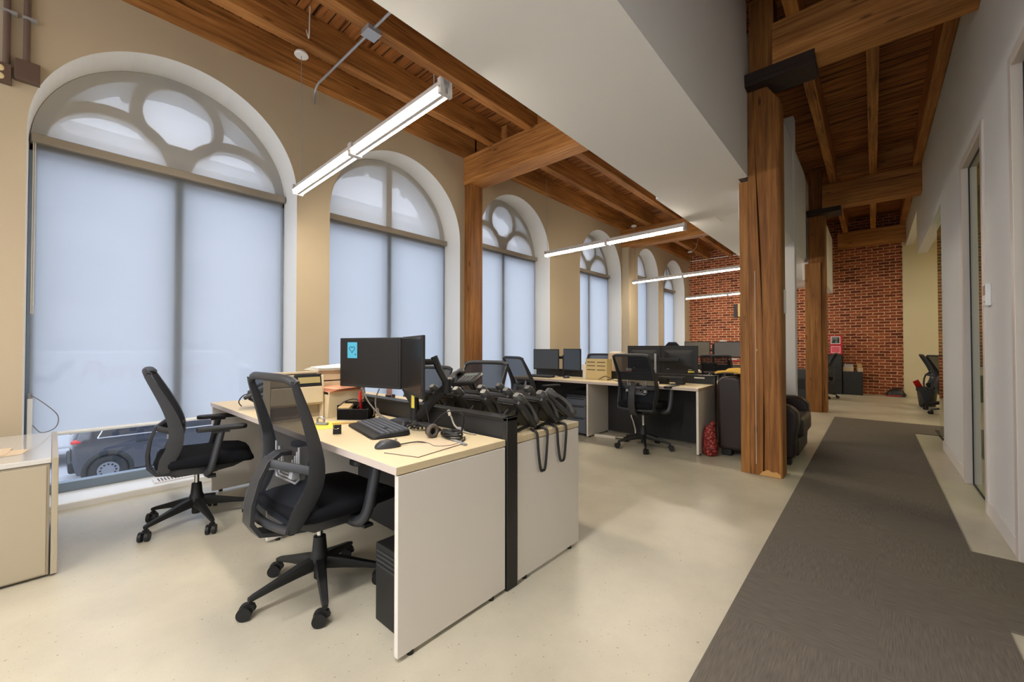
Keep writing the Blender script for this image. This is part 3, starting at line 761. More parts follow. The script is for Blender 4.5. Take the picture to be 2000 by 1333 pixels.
# wiring under the joists
w = thing('junction_box', 'grey steel junction box under a joist on the pipe run', 'electrical box', (-3.22, 1.80, 3.885))
B(-0.06, 0.06, -0.06, 0.06, 0.0, 0.045).build('box', M['emt'], w, bevel=0.004)
B(-0.064, 0.064, -0.064, 0.064, -0.004, 0.0).build('cover', M['emt'], w)
pp = MB(); pp.tube(spline([(-4.36,1.80,3.74),(-4.355,1.80,3.86),(-4.28,1.80,3.918)], 6)+[(-3.28,1.80,3.918)], 0.011, n=8); pp.tube([(-3.16,1.80,3.918),(-1.73,1.80,3.918)], 0.011, n=8)
tag(pp.build('conduit_pipe', M['emt'], smooth=50), 'thin grey metal conduit crossing under the joists', 'pipe')
t = tag(MB().tube(spline([(-3.90,1.5,3.94),(-3.885,1.50,4.02),(-3.80,1.49,4.05),(-3.74,1.49,3.95),(-3.72,1.49,4.2),(-3.70,1.49,4.42)], 8), 0.006, n=6).build('lamp_cable', M['white_cord'], smooth=60), 'white looped cable above the nearest lamp cup', 'cable')
lp = MB(); lp.tube([(-3.78+0.09*math.cos(a*PI/8), 11.98, 4.02+0.09*math.sin(a*PI/8)) for a in range(17)], 0.006, n=6); lp.tube([(-3.69,11.98,4.02),(-3.62,11.98,4.3)], 0.005, n=6)
tag(lp.build('lamp_cable', M['white_cord'], smooth=60), 'white coiled cable by the farthest lamp cup', 'cable')
# brown conduits and boxes at the left edge
cd = thing('conduit_drop', 'pair of brown vertical conduits with steel boxes beside the first arch', 'electrical conduit', (XW, -0.19, 3.05))
for dy in (-0.036, 0.052):
    MB().cyl((0.022, dy, 0.08 if dy > 0 else 0.0), (0.022, dy, 1.38), 0.017, n=12).build('pipe', M['conduit'], cd, smooth=40)
for dy in (-0.036, 0.052):
    B(0.0, 0.045, dy-0.022, dy+0.045, 0.42, 0.435).build('strap', M['emt'], cd)
B(0.0, 0.055, 0.0, 0.115, -0.02, 0.12).build('box', M['box_brown'], cd, bevel=0.004)
ob = B(0.0, 0.05, -0.13, -0.012, -0.07, 0.06).build('outlet_box', M['box_brown'], cd, bevel=0.004)
oo = MB()
for dz in (-0.035, 0.02):
    oo.ball((0.05, -0.06, dz), 0.006, 0.018, 0.022, 12, 6)
oo.build('outlet', M['outlet'], ob, smooth=50)

# thermostat on the corridor wall
th = thing('thermostat', 'small white thermostat with brown display on the white corridor wall', 'thermostat', (XR, 4.27, 1.47))
B(-0.028, 0.0, -0.045, 0.045, 0.0, 0.155).build('body', M['thermostat'], th, bevel=0.006)
B(-0.030, -0.027, -0.034, 0.034, 0.075, 0.14).build('display', M['thermo_lcd'], th)
B(-0.031, -0.027, -0.02, -0.008, 0.022, 0.034).build('button', M['grey_plastic'], th)

def panel(x, y, z, w, d, label):
    t = thing('ceiling_panel_lamp', label, 'lamp', (x, y, z))
    B(-w/2, w/2, -d/2, d/2, -0.05, 0).build('frame', M['lamp_body'], t); B(-w/2+0.02, w/2-0.02, -d/2+0.02, d/2-0.02, -0.054, -0.05).build('diffuser', M['panel_light'], t)
panel(1.9, 11.5, 3.62, 1.2, 0.6, 'lit ceiling panel lamp in the alcove'); panel(1.9, 8.6, 3.62, 1.2, 0.6, 'lit ceiling panel lamp in the alcove nearer the glass')

panel(2.0, 5.3, 2.95, 1.2, 0.6, 'ceiling panel lamp added to light the side office'); panel(2.0, 2.2, 2.95, 1.2, 0.6, 'ceiling panel lamp added to light the near side office')  # lamps added to brighten the rooms behind the glass
for y in (0.1, -1.9):  # two extra lamps out of view, added to brighten the corridor
    t = thing('added_soffit_lamp', 'unseen lamp added under the bulkhead soffit to light the corridor, %s' % ('over the camera' if y > 0 else 'behind the camera'), 'lamp', (-1.2, y, 2.80))
    B(-0.10, 0.10, -0.62, 0.62, -0.02, 0.0).build('frame', M['lamp_body'], t); B(-0.085, 0.085, -0.60, 0.60, -0.024, -0.02).build('diffuser', M['added_soffit_light'], t)
# ------------------------------------------------------------------ task chair
def back_y(z):
    pts = [(0.38,-0.175),(0.46,-0.145),(0.54,-0.112),(0.62,-0.104),(0.70,-0.12),(0.80,-0.165),(0.90,-0.222),(1.05,-0.315)]
    for (a, ya_), (b, yb_) in zip(pts, pts[1:]):
        if z <= b:
            t = (z-a)/(b-a)
            return ya_ + (yb_-ya_)*t
    return pts[-1][1]
def make_chair(label):
    t = thing('task_chair', label, 'chair', (0,0,0), 0, 'black mesh task chairs')
    # seat cushion, waterfall front
    secs = []
    for y, hw, top, bot in ((-0.215,0.16,0.475,0.44),(-0.20,0.215,0.492,0.415),(-0.12,0.243,0.498,0.405),(0.02,0.252,0.495,0.40),(0.16,0.25,0.497,0.402),(0.25,0.24,0.488,0.402),(0.295,0.222,0.465,0.40),(0.315,0.185,0.435,0.405)):
        s = []
        for k in range(20):
            a = 2*PI*k/20; ca = math.cos(a); sa = math.sin(a)
            ex = math.copysign(abs(ca)**0.45, ca); ez = math.copysign(abs(sa)**0.6, sa)
            s.append((hw*ex, y, (top+bot)/2 + (top-bot)/2*ez - (0.012*(1-ex*ex) if ez > 0 else 0)))
        secs.append(s)
    MB().loft(secs).build('seat', M['seat'], t, smooth=50)
    secs = []
    for y, hw, top, bot in ((-0.19,0.13,0.425,0.395),(-0.12,0.19,0.415,0.365),(0.05,0.20,0.41,0.36),(0.20,0.17,0.41,0.375),(0.27,0.13,0.41,0.395)):
        secs.append([(x, y, z) for x, z in rrect(-hw, hw, bot, top, 0.008, 2)])
    MB().loft(secs).build('seat_pan', M['charcoal'], t, smooth=40)
    # mesh back: frame loop, deep blades at the sides that thin out upwards
    def P(x, z, dy=0.0): return (x, sum(back_y(z+d) for d in (-0.03,0,0.03))/3 + 0.35*x*x + dy, z)
    def wz(z): return 0.247 - 0.012*max(0, (z-0.62)/0.42) - 0.016*max(0, (0.60-z)/0.2)
    fr = MB(); N = 22; zs = [0.40+0.62*i/N for i in range(N+1)]
    for s in (-1, 1):
        S = []
        for z in zs:
            u = (z-0.40)/0.62; w = wz(z); dp = 0.062*(1-u)**0.7 + 0.020; th = 0.026 - 0.008*u
            dp *= min(1.0, 0.55 + u*3)
            p = P(s*w, z)
            S.append([(p[0]-s*th, p[1]+0.006, z), (p[0]-s*0.004, p[1]+0.010, z), (p[0], p[1]-dp*0.3, z), (p[0]-s*0.006, p[1]-dp, z), (p[0]-s*th*0.8, p[1]-dp*0.9, z)])
        fr.loft(S)
    top = []; bot = []
    for k in range(17):
        f = 1-2*k/16; top.append(P(wz(1.02)*f*0.975, 1.030 - 0.022*abs(f)**8))
    for k in range(13):
        f = 1-2*k/12; bot.append(P(wz(0.41)*f*0.98, 0.398 + 0.012*f*f, -0.02))
    fr.tube(top, 0.015, n=8, ry=0.019); fr.tube(bot, 0.024, n=8, ry=0.016)
    fr.build('back_frame', M['charcoal'], t, smooth=60)
    MB().grid(lambda u, v: P((2*u-1)*(wz(0.41+0.61*v)-0.012), 0.405+0.615*v, -0.002), 10, 18).build('back_mesh', M['weave'], t, smooth=180)
    # lumbar pad ribs
    lb = MB()
    for k in range(4):
        w = 0.115-0.024*k; zt = 0.735-0.022*k; zb = 0.575+0.014*k
        pts = [(-w,zt),(-w,zb+0.02),(-w+0.02,zb),(w-0.02,zb),(w,zb+0.02),(w,zt)]
        lb.tube([(x, back_y(z)+0.35*x*x-0.020, z) for x, z in pts], 0.0052, n=6)
    lb.box(-0.13,-0.10,-0.165,-0.135,0.60,0.66); lb.box(0.10,0.13,-0.165,-0.135,0.60,0.66)
    lb.build('lumbar_support', M['lumbar'], t, smooth=50)
    # rear support
    sp = MB(); sec = []
    for y, z, w in ((-0.135,0.70,0.030),(-0.185,0.695,0.034),(-0.228,0.655,0.036),(-0.25,0.58,0.038),(-0.258,0.48,0.040),(-0.248,0.40,0.042),(-0.205,0.352,0.045),(-0.11,0.348,0.055),(0.0,0.352,0.06)):
        sec.append((y, z, w))
    L = []
    for i, (y, z, w) in enumerate(sec):
        a = sec[max(i-1,0)]; b = sec[min(i+1,len(sec)-1)]; d = Vector((b[0]-a[0], b[1]-a[1])).normalized(); nx = Vector((-d.y, d.x))*0.010
        L.append([(-w,y+nx.x,z+nx.y),(w,y+nx.x,z+nx.y),(w,y-nx.x,z-nx.y),(-w,y-nx.x,z-nx.y)])
    sp.loft(L)
    ar_ = []
    for k in range(13):
        f = 1-2*k/12; ar_.append((0.228*f, -0.226 + 0.140*abs(f)**1.6, 0.655 - 0.012*f*f))
    sp.tube(ar_, 0.007, n=8, ry=0.021, up=(0,0,1))
    sp.build('back_support', M['charcoal'], t, smooth=45, bevel=0.004)
    for s in (-1, 1):
        a = MB(); a.tube(spline([(s*0.14,0.05,0.375),(s*0.245,0.055,0.375),(s*0.285,0.075,0.42),(s*0.29,0.105,0.55),(s*0.288,0.125,0.645)], 5), 0.020, n=10, ry=0.028)
        a.box(s*0.288-0.025, s*0.288+0.025, 0.08, 0.17, 0.637, 0.652)
        ao = a.build('armrest', M['charcoal'], t, smooth=50)
        MB().prism(rrect(s*0.288-0.044, s*0.288+0.044, -0.005, 0.265, 0.035, 4), 0.652, 0.677, 'z').build('arm_pad', M['black'], ao, smooth=40, bevel=0.006)
    MB().cyl((0,0,0.20),(0,0,0.365),0.0145,n=16).build('gas_column', M['chrome'], t, smooth=40)
    hb = MB(); hb.lathe([(0.022,0.055),(0.026,0.06),(0.026,0.10),(0.042,0.105),(0.045,0.165),(0.034,0.19),(0.028,0.26),(0.024,0.262)], n=18); hb.build('hub', M['black'], t, smooth=40)
    mc = MB(); mc.prism(rrect(-0.085,0.085,-0.13,0.12,0.03), 0.335, 0.385, 'z'); mc.build('mechanism', M['black'], t, smooth=40, bevel=0.006)
    lv = MB(); lv.tube([(0.10,0.06,0.372),(0.21,0.07,0.362),(0.25,0.075,0.36)], 0.006, n=6); lv.box(0.235,0.30,0.055,0.10,0.354,0.366); lv.build('lever', M['black'], t)
    for k in range(5):
        lg = MB(); S = []
        for r, w, z0, z1 in ((0.03,0.026,0.105,0.165),(0.10,0.024,0.10,0.150),(0.20,0.019,0.088,0.120),(0.285,0.015,0.074,0.096),(0.305,0.012,0.070,0.088)):
            S.append([(-w*0.7,r,z1),(w*0.7,r,z1),(w,r,(z0+z1)/2),(w*0.7,r,z0),(-w*0.7,r,z0),(-w,r,(z0+z1)/2)])
        lg.loft(S); lo = lg.build('leg', M['black'], t, smooth=45, rotz=k*2*PI/5)
        cs = MB(); cs.cyl((0,0,0.055),(0,0,0.085),0.010,n=10)
        for s in (-1, 1): cs.cyl((s*0.008,-0.020,0.0295),(s*0.026,-0.020,0.0295),0.0295,n=18)
        cs.prism([(0.004,0.03),(0.022,0.038),(0.014,0.06),(-0.011,0.066),(-0.034,0.056),(-0.026,0.04)], -0.012, 0.012, 'x')
        cs.build('caster', M['black'], lo, smooth=40, loc=(0,0.296,0))
    return t
chair0 = make_chair('black mesh task chair in the foreground tucked under the near white desk')
first = [True]
def chair(x, y, ang, legang, label, dz=0.0, lean=0.0, roll=None, push=0.0):
    """ang: direction the seat faces, legang: direction of one base leg (degrees)"""
    if first[0]:
        c = chair0; first[0] = False; c.location = (x, y, 0); c.rotation_euler = (0,0,math.radians(ang-90))
    else:
        c = dup(chair0, (x, y, 0), math.radians(ang-90), label)
    k = 0
    for ch in c.children:
        kind = ch.name.split('.')[0]
        if kind == 'leg':
            ch.rotation_euler = (0,0,math.radians(legang-ang) + k*2*PI/5)
            rr = (roll if roll is not None else 40 + 67*k) - (legang + 72*k - 90)
            for cs in ch.children: cs.rotation_euler = (0,0,math.radians(rr))
            k += 1
        elif kind != 'hub':
            ch.location = (0,0,dz); ch.rotation_euler = (0,0,0)
            if kind in ('back_frame','back_mesh','lumbar_support','back_support'):
                py, pz = -0.10, 0.40; ca, sa = math.cos(math.radians(lean)), math.sin(math.radians(lean))
                ch.rotation_euler = (math.radians(lean), 0, 0); ch.location = (0, push + py - (py*ca - pz*sa), dz + pz - (py*sa + pz*ca))
    return c
chair(-2.05, 0.885, 94, -91, None, 0.0, -11, -32, -0.07)
chair(-3.475, 0.667, 79, -67, 'black mesh task chair with grey arms by the first window, left of the white desks', 0.0, -3, 62)
chair(-2.04, 4.64, 84, -62, 'black mesh task chair standing behind the middle desk, beside the split column', 0.065)
chair(-2.55, 2.31, -80, 20, 'black mesh task chair behind the desk phones, in front of the timber wall post', 0.02)
chair(-3.45, 4.26, 74, 10, 'black mesh task chair at the middle desk facing the two slim monitors', 0.02)
chair(-3.30, 2.33, -72, 40, 'black mesh task chair mostly hidden behind the two near monitors', -0.05)
chair(-3.75, 6.40, -86, 15, 'black mesh task chair beyond the birch letter sorter, only its back top showing', 0.02)
chair(-1.93, 7.42, 92, 0, 'black mesh task chair behind the dark monitor backs, left of the split column', 0.02)
chair(-0.93, 11.95, 176, -60, 'black mesh task chair by the tall black cabinet at the brick wall')
chair(0.98, 11.15, 2, -70, 'black mesh task chair in the alcove behind the waste bin')
chair(1.06, 10.30, 22, -110, 'black mesh task chair in the alcove cut off by the glass panel edge')
chair(-3.62, -0.38, 200, 41.5, 'black task chair at the left edge of the view beside the beige cabinet') if False else None

# ------------------------------------------------------------------ desks
def desk(x0, x1, y0, y1, label, group, left=False, right=True, z=0.735, modesty=None):
    t = thing('bench_desk', label, 'desk', ((x0+x1)/2, y0, 0), 0, group)
    hx = (x1-x0)/2; d = y1-y0
    B(-hx+0.001, hx-0.001, 0, d, z-0.031, z).build('desktop', M['desk_top'], t, bevel=0.002)
    e = MB(); e.box(-hx+0.001, hx-0.001, -0.002, 0.0, z-0.031, z-0.001)
    e.build('edge_band', M['edge'], t)
    for flag, xa_, xb_ in ((left, -hx, -hx+0.024), (right, hx-0.024, hx)):
        if not flag: continue
        p = B(xa_, xb_, 0.006, d-0.004, 0.016, z-0.035).build('side_panel', M['lam'], t, bevel=0.0015)
        for yy in (0.07, d-0.09):
            MB().cyl(((xa_+xb_)/2, yy, 0), ((xa_+xb_)/2, yy, 0.018), 0.014, n=12).build('levelling_foot', M['black'], p)
    if modesty is not None:
        B(-hx+(0.026 if left else 0.002), hx-(0.026 if right else 0.002), modesty, modesty+0.016, 0.02, z-0.036).build('modesty_panel', M['dark_panel'], t)
    return t
G1 = 'white bench desks in the near row'; G2 = 'white bench desks in the middle row'; G3 = 'white bench desks in the far row'
def divider(x0, x1, y0, y1, zt, label, group):
    t = thing('desk_divider', label, 'divider', ((x0+x1)/2, (y0+y1)/2, 0), 0, group)
    hx = (x1-x0)/2; hy = (y1-y0)/2
    B(-hx, hx-0.004, -hy+0.012, hy-0.012, 0.02, zt-0.012).build('panel', M['dark_panel'], t)
    B(-hx, hx, -hy, hy, zt-0.02, zt).build('top_rail', M['black_metal'], t, bevel=0.004)
    B(hx-0.03, hx, -hy, hy, 0.0, zt).build('end_post', M['black_metal'], t, bevel=0.003)
    return t
desk(-2.745, -1.345, 0.865, 1.472, 'white bench desk in the foreground with keyboard and mouse on it', G1, modesty=0.585)
desk(-4.05, -2.745, 0.865, 1.472, 'white bench desk by the first window with a desk phone on it', G1, left=True, modesty=0.585)
desk(-2.745, -1.345, 1.556, 2.13, 'white bench desk covered with desk phones', G1)
desk(-4.05, -2.745, 1.556, 2.13, 'white bench desk by the window behind the near monitors', G1, left=True)
divider(-4.05, -1.338, 1.476, 1.552, 0.842, 'black desk divider screen along the near desks', 'black desk dividers')
desk(-2.80, -1.425, 4.655, 5.27, 'white bench desk in the middle row, closest to the brown armchair', G2, modesty=0.545)
desk(-4.15, -2.80, 4.655, 5.27, 'white bench desk in the middle row, by the window with two slim monitors', G2, left=True, modesty=0.545)
desk(-2.80, -1.425, 5.355, 5.94, 'white bench desk behind the middle divider, under the monitor backs', G2)
desk(-4.15, -2.80, 5.355, 5.94, 'white bench desk behind the middle divider, by the window', G2, left=True)
divider(-4.15, -1.42, 5.275, 5.35, 0.842, 'black desk divider screen along the middle desks', 'black desk dividers')
desk(-2.80, -1.45, 8.0, 8.60, 'white bench desk in the far row, showing beside the split column', G3)
desk(-4.12, -2.80, 8.0, 8.60, 'white bench desk in the far row, by the windows', G3, left=True)
divider(-4.12, -1.45, 8.61, 8.68, 0.842, 'black desk divider screen along the far desks', 'black desk dividers')

# beige cabinet at the left edge
cb = thing('low_cabinet', 'low beige metal cabinet with a shiny top under the first window', 'cabinet', (-3.7, -0.7, 0))
B(-0.46, 0.495, -0.80, 0.70, 0.012, 0.585).build('body', M['cab'], cb, bevel=0.003)
B(-0.47, 0.505, -0.80, 0.705, 0.588, 0.613).build('top', M['cab_top'], cb, bevel=0.003)
B(-0.47, 0.505, 0.706, 0.730, 0.012, 0.613).build('end_panel', M['cab'], cb, bevel=0.002)
fd = B(0.495, 0.503, -0.78, 0.69, 0.02, 0.575).build('drawer_front', M['cab'], cb, bevel=0.003)
B(0.503, 0.515, -0.36, -0.14, 0.35, 0.365).build('handle', M['silver'], fd)
pp = MB(); pp.add([(-3.86,-0.55,0.6145),(-3.30,-0.62,0.6145),(-3.42,-0.10,0.6145),(-3.56,-0.08,0.6145),(-3.62,-0.30,0.62)], [(0,1,2,3,4)])
pp.add([(-3.70,-0.45,0.617),(-3.34,-0.50,0.617),(-3.43,-0.16,0.617),(-3.66,-0.14,0.617)], [(0,1,2,3)])
tag(pp.build('loose_papers', M['kraft']), 'crumpled papers lying on top of the beige cabinet', 'paper')

# under-desk tower and middle row pedestal
pc = thing('computer_tower', 'black computer tower under the foreground desk', 'computer', (-1.525, 1.17, 0))
B(-0.115, 0.115, -0.22, 0.22, 0.0, 0.335).build('case', M['black'], pc, bevel=0.005)
g = MB()
for k in range(4): g.box(-0.10, 0.10, -0.223, -0.22, 0.24+0.02*k, 0.25+0.02*k)
g.build('drive_bays', M['charcoal'], pc)
pd = thing('drawer_pedestal', 'dark grey three drawer pedestal under the middle desk by the window', 'drawers', (-2.995, 4.93, 0))
B(-0.155, 0.155, -0.24, 0.26, 0.03, 0.54).build('body', M['charcoal'], pd, bevel=0.004)
for k, (z0, z1) in enumerate(((0.04,0.245),(0.25,0.40),(0.405,0.505))):
    d = B(-0.150, 0.150, -0.256, -0.241, z0, z1).build('drawer', mat('pedestal_drawer_%d' % k, rgb(84,90,100), 0.45), pd, bevel=0.003)
    B(-0.12, 0.12, -0.262, -0.256, z1-0.018, z1-0.008).build('pull', M['black'], d)
for sx in (-0.12, 0.12):
    for sy in (-0.2, 0.22): MB().cyl((sx,sy,0),(sx,sy,0.032),0.02,n=12).build('foot', M['black'], pd)
B(-0.16, 0.16, -0.25, 0.26, 0.542, 0.60).build('cushion_top', M['seat'], pd, bevel=0.015, seg=3)

# brown leather armchair behind the split column, facing the corridor
ac = thing('leather_armchair', 'dark brown leather armchair behind the split column', 'armchair', (-0.955, 5.42, 0))
def arm_sec(y0, y1):
    # rounded arm profile in (x, z), front at +x
    return [(-0.30,0.07),(0.36,0.07),(0.375,0.30),(0.40,0.42),(0.39,0.53),(0.34,0.59),(0.25,0.61),(-0.30,0.615)]
for y0, y1 in ((-0.53,-0.36),(0.36,0.53)):
    MB().prism(arm_sec(0,0), y0, y1, 'y').build('arm', M['leather'], ac, smooth=45, bevel=0.035, seg=4)
bk = MB(); bk.prism([(-0.335,0.07),(-0.09,0.07),(-0.06,0.45),(-0.10,0.84),(-0.16,0.875),(-0.29,0.865),(-0.345,0.81)], -0.545, 0.545, 'y')
bk.build('back', M['leather'], ac, smooth=45, bevel=0.035, seg=4)
B(-0.10, 0.42, -0.355, 0.355, 0.25, 0.46).build('seat_cushion', M['leather'], ac, bevel=0.05, seg=4, smooth=50)
B(-0.10, 0.38, -0.355, 0.355, 0.07, 0.245).build('front_rail', M['leather'], ac, bevel=0.02, seg=3)
B(-0.07, 0.09, -0.34, 0.34, 0.46, 0.80).build('back_cushion', M['leather'], ac, bevel=0.06, seg=4, smooth=50)
for sx in (-0.26, 0.28):
    for sy in (-0.45, 0.45): B(sx-0.05, sx+0.05, sy-0.05, sy+0.05, 0.0, 0.07).build('foot', M['black'], ac, bevel=0.008)
yc = MB()
def cloth(u, v):
    x = -1.33 + 0.36*u; y = 4.93 + 0.70*v
    return (x, y, 0.872 + 0.026*math.sin(3.0*u+0.6) + 0.012*math.sin(9*v+2*u) + (0.012 if v > 0.3 else 0))
yc.grid(cloth, 14, 14)
o = yc.build('folded_cloth', M['yellow_cloth'], smooth=180); sm = o.modifiers.new('thick', 'SOLIDIFY'); sm.thickness = 0.014; sm.offset = 1
tag(o, 'yellow cloth folded over the back of the leather armchair', 'cloth')
# red net bag
rb = MB(); S = []
for z, rx, ry, ox in ((0.0,0.045,0.05,0),(0.02,0.072,0.075,0),(0.09,0.078,0.08,0.004),(0.17,0.066,0.07,-0.004),(0.25,0.060,0.06,-0.008),(0.31,0.052,0.05,0.0),(0.345,0.03,0.03,0.018),(0.385,0.012,0.014,0.040)):
    S.append([(ox+rx*math.cos(a*PI/8)*(1+0.10*math.sin(3*a+z*30)), ry*math.sin(a*PI/8)*(1+0.08*math.cos(2*a+z*20)), z) for a in range(16)])
rb.loft(S); tag(rb.build('net_bag', M['bag'], smooth=70, loc=(-1.345, 4.79, 0.0)), 'crinkled red bag standing between the middle desk and the leather armchair', 'bag')
# ------------------------------------------------------------------ monitors
def monitor(x, y, z0, w, h, ang, label, scr, group=None, depth=0.035, back=False):
    """ang: direction the screen faces, in degrees; z0 lower edge"""
    t = thing('monitor', label, 'monitor', (x, y, z0), math.radians(ang+90), group)
    B(-w/2, w/2, -0.0, depth*0.55, 0, h).build('casing', M['black'], t, bevel=0.004)
    B(-w/2+0.011, w/2-0.011, -0.0015, 0.0, 0.018, h-0.012).build('screen', scr, t)
    bk = MB(); S = []
    for yy, k in ((depth*0.55, 0.40), (depth, 0.32), (depth+0.012, 0.22)):
        S.append([(px, yy, pz) for px, pz in rrect(-w*k, w*k, h*0.5-h*k*0.85, h*0.5+h*k*0.85, 0.02, 3)])
    bk.loft(S); bk.build('rear_shell', M['black'], t, smooth=40)
    if back:
        B(-w*0.36, w*0.36, depth*0.55, depth*0.55+0.004, h*0.80, h*0.83).build('rear_vent', M['charcoal'], t)
        lb = MB(); lb.box(-w*0.34, -w*0.26, depth*0.55, depth*0.55+0.003, h*0.16, h*0.24); lb.box(w*0.26, w*0.33, depth*0.55, depth*0.55+0.003, h*0.16, h*0.23)
        lb.build('rear_label', M['white_print'], t)
        MB().cyl((-w*0.30, depth*0.55, h*0.60), (-w*0.30, depth*0.55+0.003, h*0.60), 0.014, n=14).build('rear_badge', M['red_print'], t)
    return t
m1 = monitor(-2.378, 1.325, 0.932, 0.505, 0.315, -74, 'black monitor with a blue sticky note on its screen, nearest the letter trays', M['screen'])
m2 = monitor(-1.872, 1.288, 0.930, 0.468, 0.318, -112, 'angled black monitor joined to the right of the one with the blue note', M['screen_side'])
nt_ = thing('sticky_note', 'blue sticky note with a hand drawn heart on the near monitor', 'note', (-2.378, 1.325, 0.932), math.radians(16))
B(-0.182, -0.098, -0.0032, -0.0022, 0.185, 0.287).build('paper', M['blue_note'], nt_)
hp = []
for k in range(26):
    a = 2*PI*k/26*0.96 + 0.25; hp.append((-0.142 + 0.0014*16*math.sin(a)**3, -0.0038, 0.242 + 0.0014*(13*math.cos(a)-5*math.cos(2*a)-2*math.cos(3*a)-math.cos(4*a))))
dr = MB(); dr.tube(hp, 0.0016, n=5); dr.tube([(-0.118,-0.0038,0.205),(-0.108,-0.0038,0.208)], 0.0022, n=5); dr.tube([(-0.114,-0.0038,0.214),(-0.112,-0.0038,0.212)], 0.002, n=5)
dr.build('drawing', M['ink'], nt_)
# twin monitor arm on the divider
ar = thing('screen_mount', 'black twin monitor arm clamped behind the near monitors with a yellow tag', 'monitor arm', (-2.02, 1.42, 0.735))
b = MB(); b.lathe([(0.055,0),(0.055,0.012),(0.03,0.03),(0.024,0.10),(0.022,0.16)], n=18); b.build('base', M['black'], ar, smooth=40)
def armbar(pts, w, h, name):
    mb = MB(); mb.tube(pts, w, n=8, ry=h, up=(0,0,1)); return mb.build(name, M['black'], ar, smooth=40)
armbar(spline([(0.0,0.0,0.03),(0.05,0.01,0.07),(0.12,0.03,0.14),(0.215,0.06,0.225)], 4), 0.017, 0.028, 'lower_link')
armbar([(0.215,0.06,0.205),(0.212,0.055,0.26),(0.185,0.03,0.33),(0.165,0.01,0.40)], 0.024, 0.020, 'upper_link')
armbar([(0.165,0.01,0.37),(0.15,-0.04,0.37),(0.155,-0.085,0.37)], 0.018, 0.018, 'head_link')
armbar(spline([(0.0,0.0,0.10),(-0.10,0.02,0.16),(-0.22,0.03,0.26),(-0.33,-0.03,0.35)], 4), 0.016, 0.022, 'far_link')
MB().cyl((0.215,0.06,0.195),(0.215,0.06,0.27),0.026,n=16).build('pivot', M['black'], ar, smooth=40)
B(0.035, 0.062, -0.05, -0.047, 0.105, 0.225).build('tag', M['yellow'], ar)
cbm = MB()
cbm.tube(spline([(-2.45,1.33,0.93),(-2.43,1.32,0.90),(-2.32,1.30,0.84),(-2.18,1.30,0.78),(-2.03,1.33,0.745),(-1.95,1.36,0.742)], 8), 0.0045, n=6)
cbm.tube(spline([(-2.28,1.34,0.93),(-2.34,1.35,0.86),(-2.31,1.34,0.80),(-2.22,1.33,0.745),(-2.10,1.32,0.742),(-1.99,1.37,0.76)], 8), 0.004, n=6)
cbm.tube([(-2.462,1.334,0.925),(-2.43,1.322,0.897)], 0.009, n=8)
tag(cbm.build('monitor_cable', M['grey_cord'], smooth=60), 'grey video cables drooping under the monitor with the blue note', 'cable')
c2_ = MB(); c2_.tube(spline([(-1.86,1.36,0.95),(-1.85,1.37,0.88),(-1.84,1.38,0.80),(-1.82,1.38,0.745)], 6), 0.004, n=6)
tag(c2_.build('monitor_cable', M['cord'], smooth=60), 'black cable hanging straight down from the angled monitor', 'cable')

# keyboard, mice, headset, board
def keyboard(label, x, y, z, ang, w=0.445, d=0.165, palm=True):
    t = thing('keyboard', label, 'keyboard', (x, y, z), math.radians(ang))
    bs = MB(); bs.loft([[(px, py, 0.006) for px, py in rrect(-w/2, w/2, -d/2-(0.035 if palm else 0), d/2, 0.02, 3)], [(px*0.985, py*0.97, 0.016+0.012*(py+d/2)/d) for px, py in rrect(-w/2, w/2, -d/2-(0.035 if palm else 0), d/2, 0.02, 3)]])
    bs.build('base', M['black'], t, smooth=40)
    kk = MB()
    for r in range(6):
        yy = -d/2+0.014 + r*(d-0.02)/6; zz = 0.016 + 0.012*(yy+d/2)/d
        for c in range(21):
            xx = -w/2+0.014 + c*(w-0.02)/21
            if c in (15, 16) and r in (2,): continue
            kk.box(xx, xx+0.0165, yy, yy+0.019, zz, zz+0.010)
    kk.build('keys', mat('key_caps', rgb(84,86,92), 0.4), t)  # cap grey lightened and blued in place of a reflection
    ft = MB(); ft.box(-w/2+0.03,-w/2+0.06,d/2-0.03,d/2-0.02,0,0.012); ft.box(w/2-0.06,w/2-0.03,d/2-0.03,d/2-0.02,0,0.012); ft.box(-w/2+0.03,w/2-0.03,-d/2,-d/2+0.01,0,0.008); ft.build('feet', M['black'], t)
    return t
keyboard('black keyboard on the foreground desk behind the mouse', -2.015, 1.195, 0.735, -12)
def mouse(label, x, y, z, ang, m=None):
    t = thing('mouse', label, 'mouse', (x, y, z), math.radians(ang-90))
    S = []
    for yy, w, h in ((-0.056,0.012,0.010),(-0.05,0.024,0.020),(-0.03,0.031,0.034),(0.0,0.032,0.038),(0.03,0.030,0.030),(0.05,0.024,0.019),(0.057,0.012,0.011)):
        S.append([(w*math.cos(a*PI/8), yy, max(0.002, h*max(0, math.sin(a*PI/8))**0.8)) if a <= 8 else (w*math.cos(a*PI/8), yy, 0.001) for a in range(16)])
    MB().loft(S).build('shell', m or M['charcoal'], t, smooth=70)
    MB().cyl((-0.004,0.036,0.030),(0.004,0.036,0.030),0.006,n=10).build('wheel', M['grey_plastic'], t)
    return t
mouse('dark grey computer mouse at the front of the foreground desk', -1.648, 1.012, 0.735, 70)
mc_ = MB().tube(spline([(-1.63,1.065,0.742),(-1.60,1.14,0.745),(-1.56,1.17,0.738),(-1.49,1.16,0.738),(-1.45,1.22,0.738),(-1.48,1.32,0.738),(-1.53,1.37,0.74)], 8), 0.0028, n=6)
tag(mc_.build('mouse_cable', M['cord'], smooth=60), 'thin black mouse cable curving over the pale board', 'cable')
